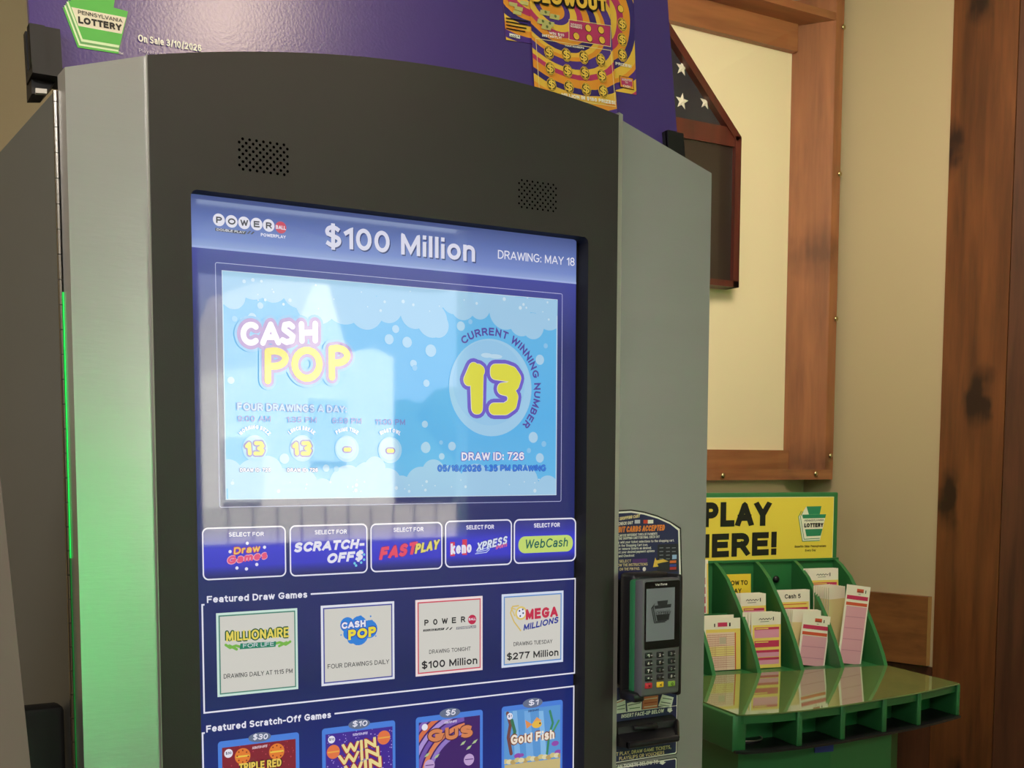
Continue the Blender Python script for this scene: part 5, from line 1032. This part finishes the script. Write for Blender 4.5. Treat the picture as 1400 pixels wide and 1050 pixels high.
# ------------------------------------------------------------------ play slips
paper = mat('slip_paper', 'f0e9da', .7); pk1 = mat('slip_pink', 'e59ab8', .7); pk2 = mat('slip_magenta', 'c8345e', .7); sy = mat('slip_yellow', 'efd36a', .7); srd = mat('slip_orange_red', 'd4573a', .7); edge = mat('slip_edge', 'd9cdb4', .8); howy = mat('how_to_yellow', 'f0cf38', .6); grid = mat('slip_grid_red', 'b8605a', .7)
def slip_mesh(kind, L, Wd=0.0826):
    """upright slip in local coords: x across, z up, facing -y"""
    b = MB(); pl = Plane((0, 0, 0), (1, 0, 0), (0, 0, 1)); h = Wd / 2
    base = howy if kind == 'how' else paper
    b.box((-h, 0, 0), (h, 0.0005, L), base)
    R_ = lambda x0, z0, x1, z1, w, mt: b.uvpoly(pl, [(x0, z0), (x1, z0), (x1, z1), (x0, z1)], w, mt)
    S_ = lambda pts, wd, w, mt: [b.uvpoly(pl, [(x0, z0 - wd), (x1, z1 - wd), (x1, z1 + wd), (x0, z0 + wd)], w, mt) for (x0, z0), (x1, z1) in zip(pts, pts[1:])]
    def mark(x0, x1, z):
        n = 9; pts = [(x0 + (x1 - x0) * i / n, z + (0.0022 if i % 2 else -0.0012)) for i in range(n + 1)]; S_(pts, 0.0009, .8, M['ink']); S_([(x0 + .004, z - .006), (x1 - .008, z - .0058)], .0005, .8, M['ink'])
    t = L
    if kind == 'pink':
        R_(-h + .004, 0, h, t - .03, .4, sy); mark(-.02, .016, t - .016); R_(.019, t - .02, .0215, t - .011, .8, M['ink'])
        z = t - .036
        for k, (hh, mt) in enumerate(((.026, pk1), (.016, pk2), (.017, pk1), (.017, pk1), (.015, pk1), (.017, pk1), (.016, pk2), (.018, pk1))):
            if z - hh < 0: break
            R_(-h + .009, z - hh, h - .005, z, .8, mt); R_(-h + .009, z - .006, h - .005, z, 1.1, pk2)
            if k < 2: R_(-h + .011, z - .0045, h - .035, z - .002, 1.4, sy)
            z -= hh + (.007 if k < 2 else .0015)
    elif kind == 'rose':
        mark(-.002, .016, t - .016); R_(-.004, t - .017, .016, t - .008, .7, srd); R_(.021, t - .018, .0235, t - .010, .8, M['ink'])
        R_(-h + .004, t - .036, h - .004, t - .026, .6, pk2); R_(-h + .004, t - .051, h - .004, t - .043, .6, srd); R_(-h + .006, 0, h - .004, t - .053, .5, mat('slip_rose', 'dfa3b4', .7))
        z = t - .08
        while z > .01: S_([(-h + .008, z), (h - .006, z + .001)], .0007, .9, mat('slip_rose_line', 'c07f96', .7)); z -= .028
    elif kind == 'numbers':
        R_(-h + .006, 0, h, t - .026, .4, sy); R_(-.012, t - .020, .014, t - .010, .6, pk2); R_(.019, t - .020, .023, t - .011, .6, M['ink']); R_(-.022, t - .020, -.019, t - .012, .6, M['ink'])
        R_(-h + .008, 0, h - .016, t - .034, .6, mat('slip_pale_pink', 'efd0bc', .7)); R_(-h + .012, t - .092, h - .018, t - .068, .8, mat('slip_pale_yellow', 'edd98c', .7))
        for k in range(13): R_(-h + .010 + k * .0042, 0, -h + .0107 + k * .0042, t - .038, 1.0, grid)
        z = t - .04
        while z > .004: R_(-h + .008, z, h - .016, z + .0007, 1.0, grid); z -= .0052
        R_(h - .0155, 0, h - .0125, t - .036, .8, srd); R_(-.008, t - .062, .010, t - .046, 1.3, mat('slip_grey_patch', 'c9b9a4', .7))
    elif kind == 'cash':
        R_(-h + .004, 0, h - .003, t - .03, .4, sy); b.word('Cash 5', .046, .011, lambda u, v: (-.024 + u, -.0003, t - .021 + v), M['ink'], .02)
        R_(-h + .009, t - .054, h - .006, t - .044, .8, pk2); R_(-h + .009, 0, h - .006, t - .055, .8, pk1); S_([(-h + .008, t - .036), (h - .01, t - .0355)], .001, .8, srd)
    elif kind == 'how':
        for tx, z in (('HOW TO', t - .028), ('PLAY', t - .048)):
            b.word(tx, .058 if tx[0] == 'H' else .040, .012, lambda u, v: (-.026 + u, -.0003, z + v), M['ink'], .02)
    elif kind == 'red':
        for k in range(5): R_(-h + .006, t - .062 - k * .024, h - .008, t - .045 - k * .024, .6, pk2); R_(-h + .010, t - .054 - k * .024, h - .03, t - .052 - k * .024, .9, paper)
        R_(h - .02, t - .036, h - .0175, t - .026, .8, M['ink']); R_(h - .004, 0, h, t - .01, .5, sy)
    elif kind == 'plain':
        R_(-h, 0, -h + .0016, t, .6, edge)
        R_(-h, 0, h, t - .03, .4, mat('slip_yellowish', 'e3d29a', .7))
    return b
def put_slip(kind, tl, tr, yl, label, lean=-6.0, roll=0.0, group=None, turn=0.0, cat='play slip'):
    pl = HP(yl); a, c = pl.px(*tl), pl.px(*tr); top = (a + c) / 2; Wd = (c - a).length; zb_ = HQ.z - 0.247
    L = (top.z - zb_) / math.cos(R(lean)) / math.cos(R(roll)); b = slip_mesh(kind, L, Wd)
    nm = 'how_to_play_leaflet' if kind == 'how' else 'play_slip'
    o = b.build(nm); rot = Matrix.Rotation(-AH + R(turn), 4, 'Z') @ Matrix.Rotation(R(roll), 4, 'Y') @ Matrix.Rotation(R(lean), 4, 'X')
    o.matrix_world = Matrix.Translation(top - (rot @ Vector((0, 0, L)))) @ rot
    tag(o, label, 'leaflet' if kind == 'how' else cat, group); return o
def pile(src, n, step, label, group, x_step=0.0, dz=0.0):
    for k in range(n):
        c = src.copy(); COL.objects.link(c); c.name = 'play_slip'
        c.matrix_world = Matrix.Translation(HY * step * (k + 1) + HX * x_step * (k + 1) + Vector((0, 0, dz * (k + 1)))) @ src.matrix_world
        c['label'] = label; c['group'] = group
        for key in ('category',): c[key] = src[key]
put_slip('red', (930, 766), (968, 765), -0.035, 'white and red play slip cut off by the kiosk edge', -3)
put_slip('numbers', (962, 847), (1012, 844), -0.160, 'yellow play slip with a printed number grid, leftmost front pocket', -3)
s_ = put_slip('plain', (958, 842), (1003, 840), -0.150, 'pale slip edge showing behind the number grid slip', -3)
put_slip('how', (987, 786), (1026.5, 784), -0.045, 'yellow leaflet reading HOW TO PLAY in the second pocket', -3)
s_ = put_slip('pink', (1012, 812.6), (1047, 811), -0.105, 'short-showing pink slip in front of the yellow leaflet', -3)
pile(s_, 3, 0.004, 'blank-backed slip in the pile behind the middle pink slip', 'slips piled below the yellow leaflet', -0.003, .0005)
s_ = put_slip('pink', (1027, 838.5), (1067.5, 836.5), -0.165, 'pink banded play slip standing upright in the second front pocket', -2)
pile(s_, 3, 0.005, 'slip stacked behind the upright pink banded slip', 'slips behind the pink banded slip', -0.005, .0003)
s_ = put_slip('cash', (1061, 807.5), (1107, 806), -0.095, 'white play slip with a bold black heading in the third pocket', -3)
pile(s_, 2, 0.004, 'slip tucked behind the white slip with the bold black heading', 'slips behind the black headed slip', -0.003, .0003)
s_ = put_slip('rose', (1098, 842), (1136, 840), -0.170, 'tilted rose pink slip in the third front pocket', -2, 8)
s2_ = put_slip('plain', (1083, 836), (1129, 833), -0.140, 'pale slip edge behind the tilted slip of the third pocket', -2, 3, 'pale slips in the third pocket')
pile(s2_, 4, 0.004, 'pale slip edge behind the tilted slip of the third pocket', 'pale slips in the third pocket', -0.0025, .0004)
s_ = put_slip('pink', (1104.5, 777.5), (1146, 777), -0.055, 'highest pink slip in the back of the fourth pocket', -3)
pile(s_, 2, 0.004, 'slip tucked behind the highest pink slip', 'slips behind the highest pink slip', -0.004, .0003)
s2_ = put_slip('plain', (1128, 803.5), (1160, 801.5), -0.120, 'yellowish slip edge in the fanned pile of the fourth pocket', -2, 0, 'fanned yellowish slips in the fourth pocket', 20)
pile(s2_, 7, 0.0035, 'yellowish slip edge in the fanned pile of the fourth pocket', 'fanned yellowish slips in the fourth pocket', -0.0040, .0006)
put_slip('rose', (1158, 799.5), (1190.5, 802), -0.172, 'tall tilted rose pink slip at the right end of the stand', -2, 8)
bpy.context.view_layer.update()
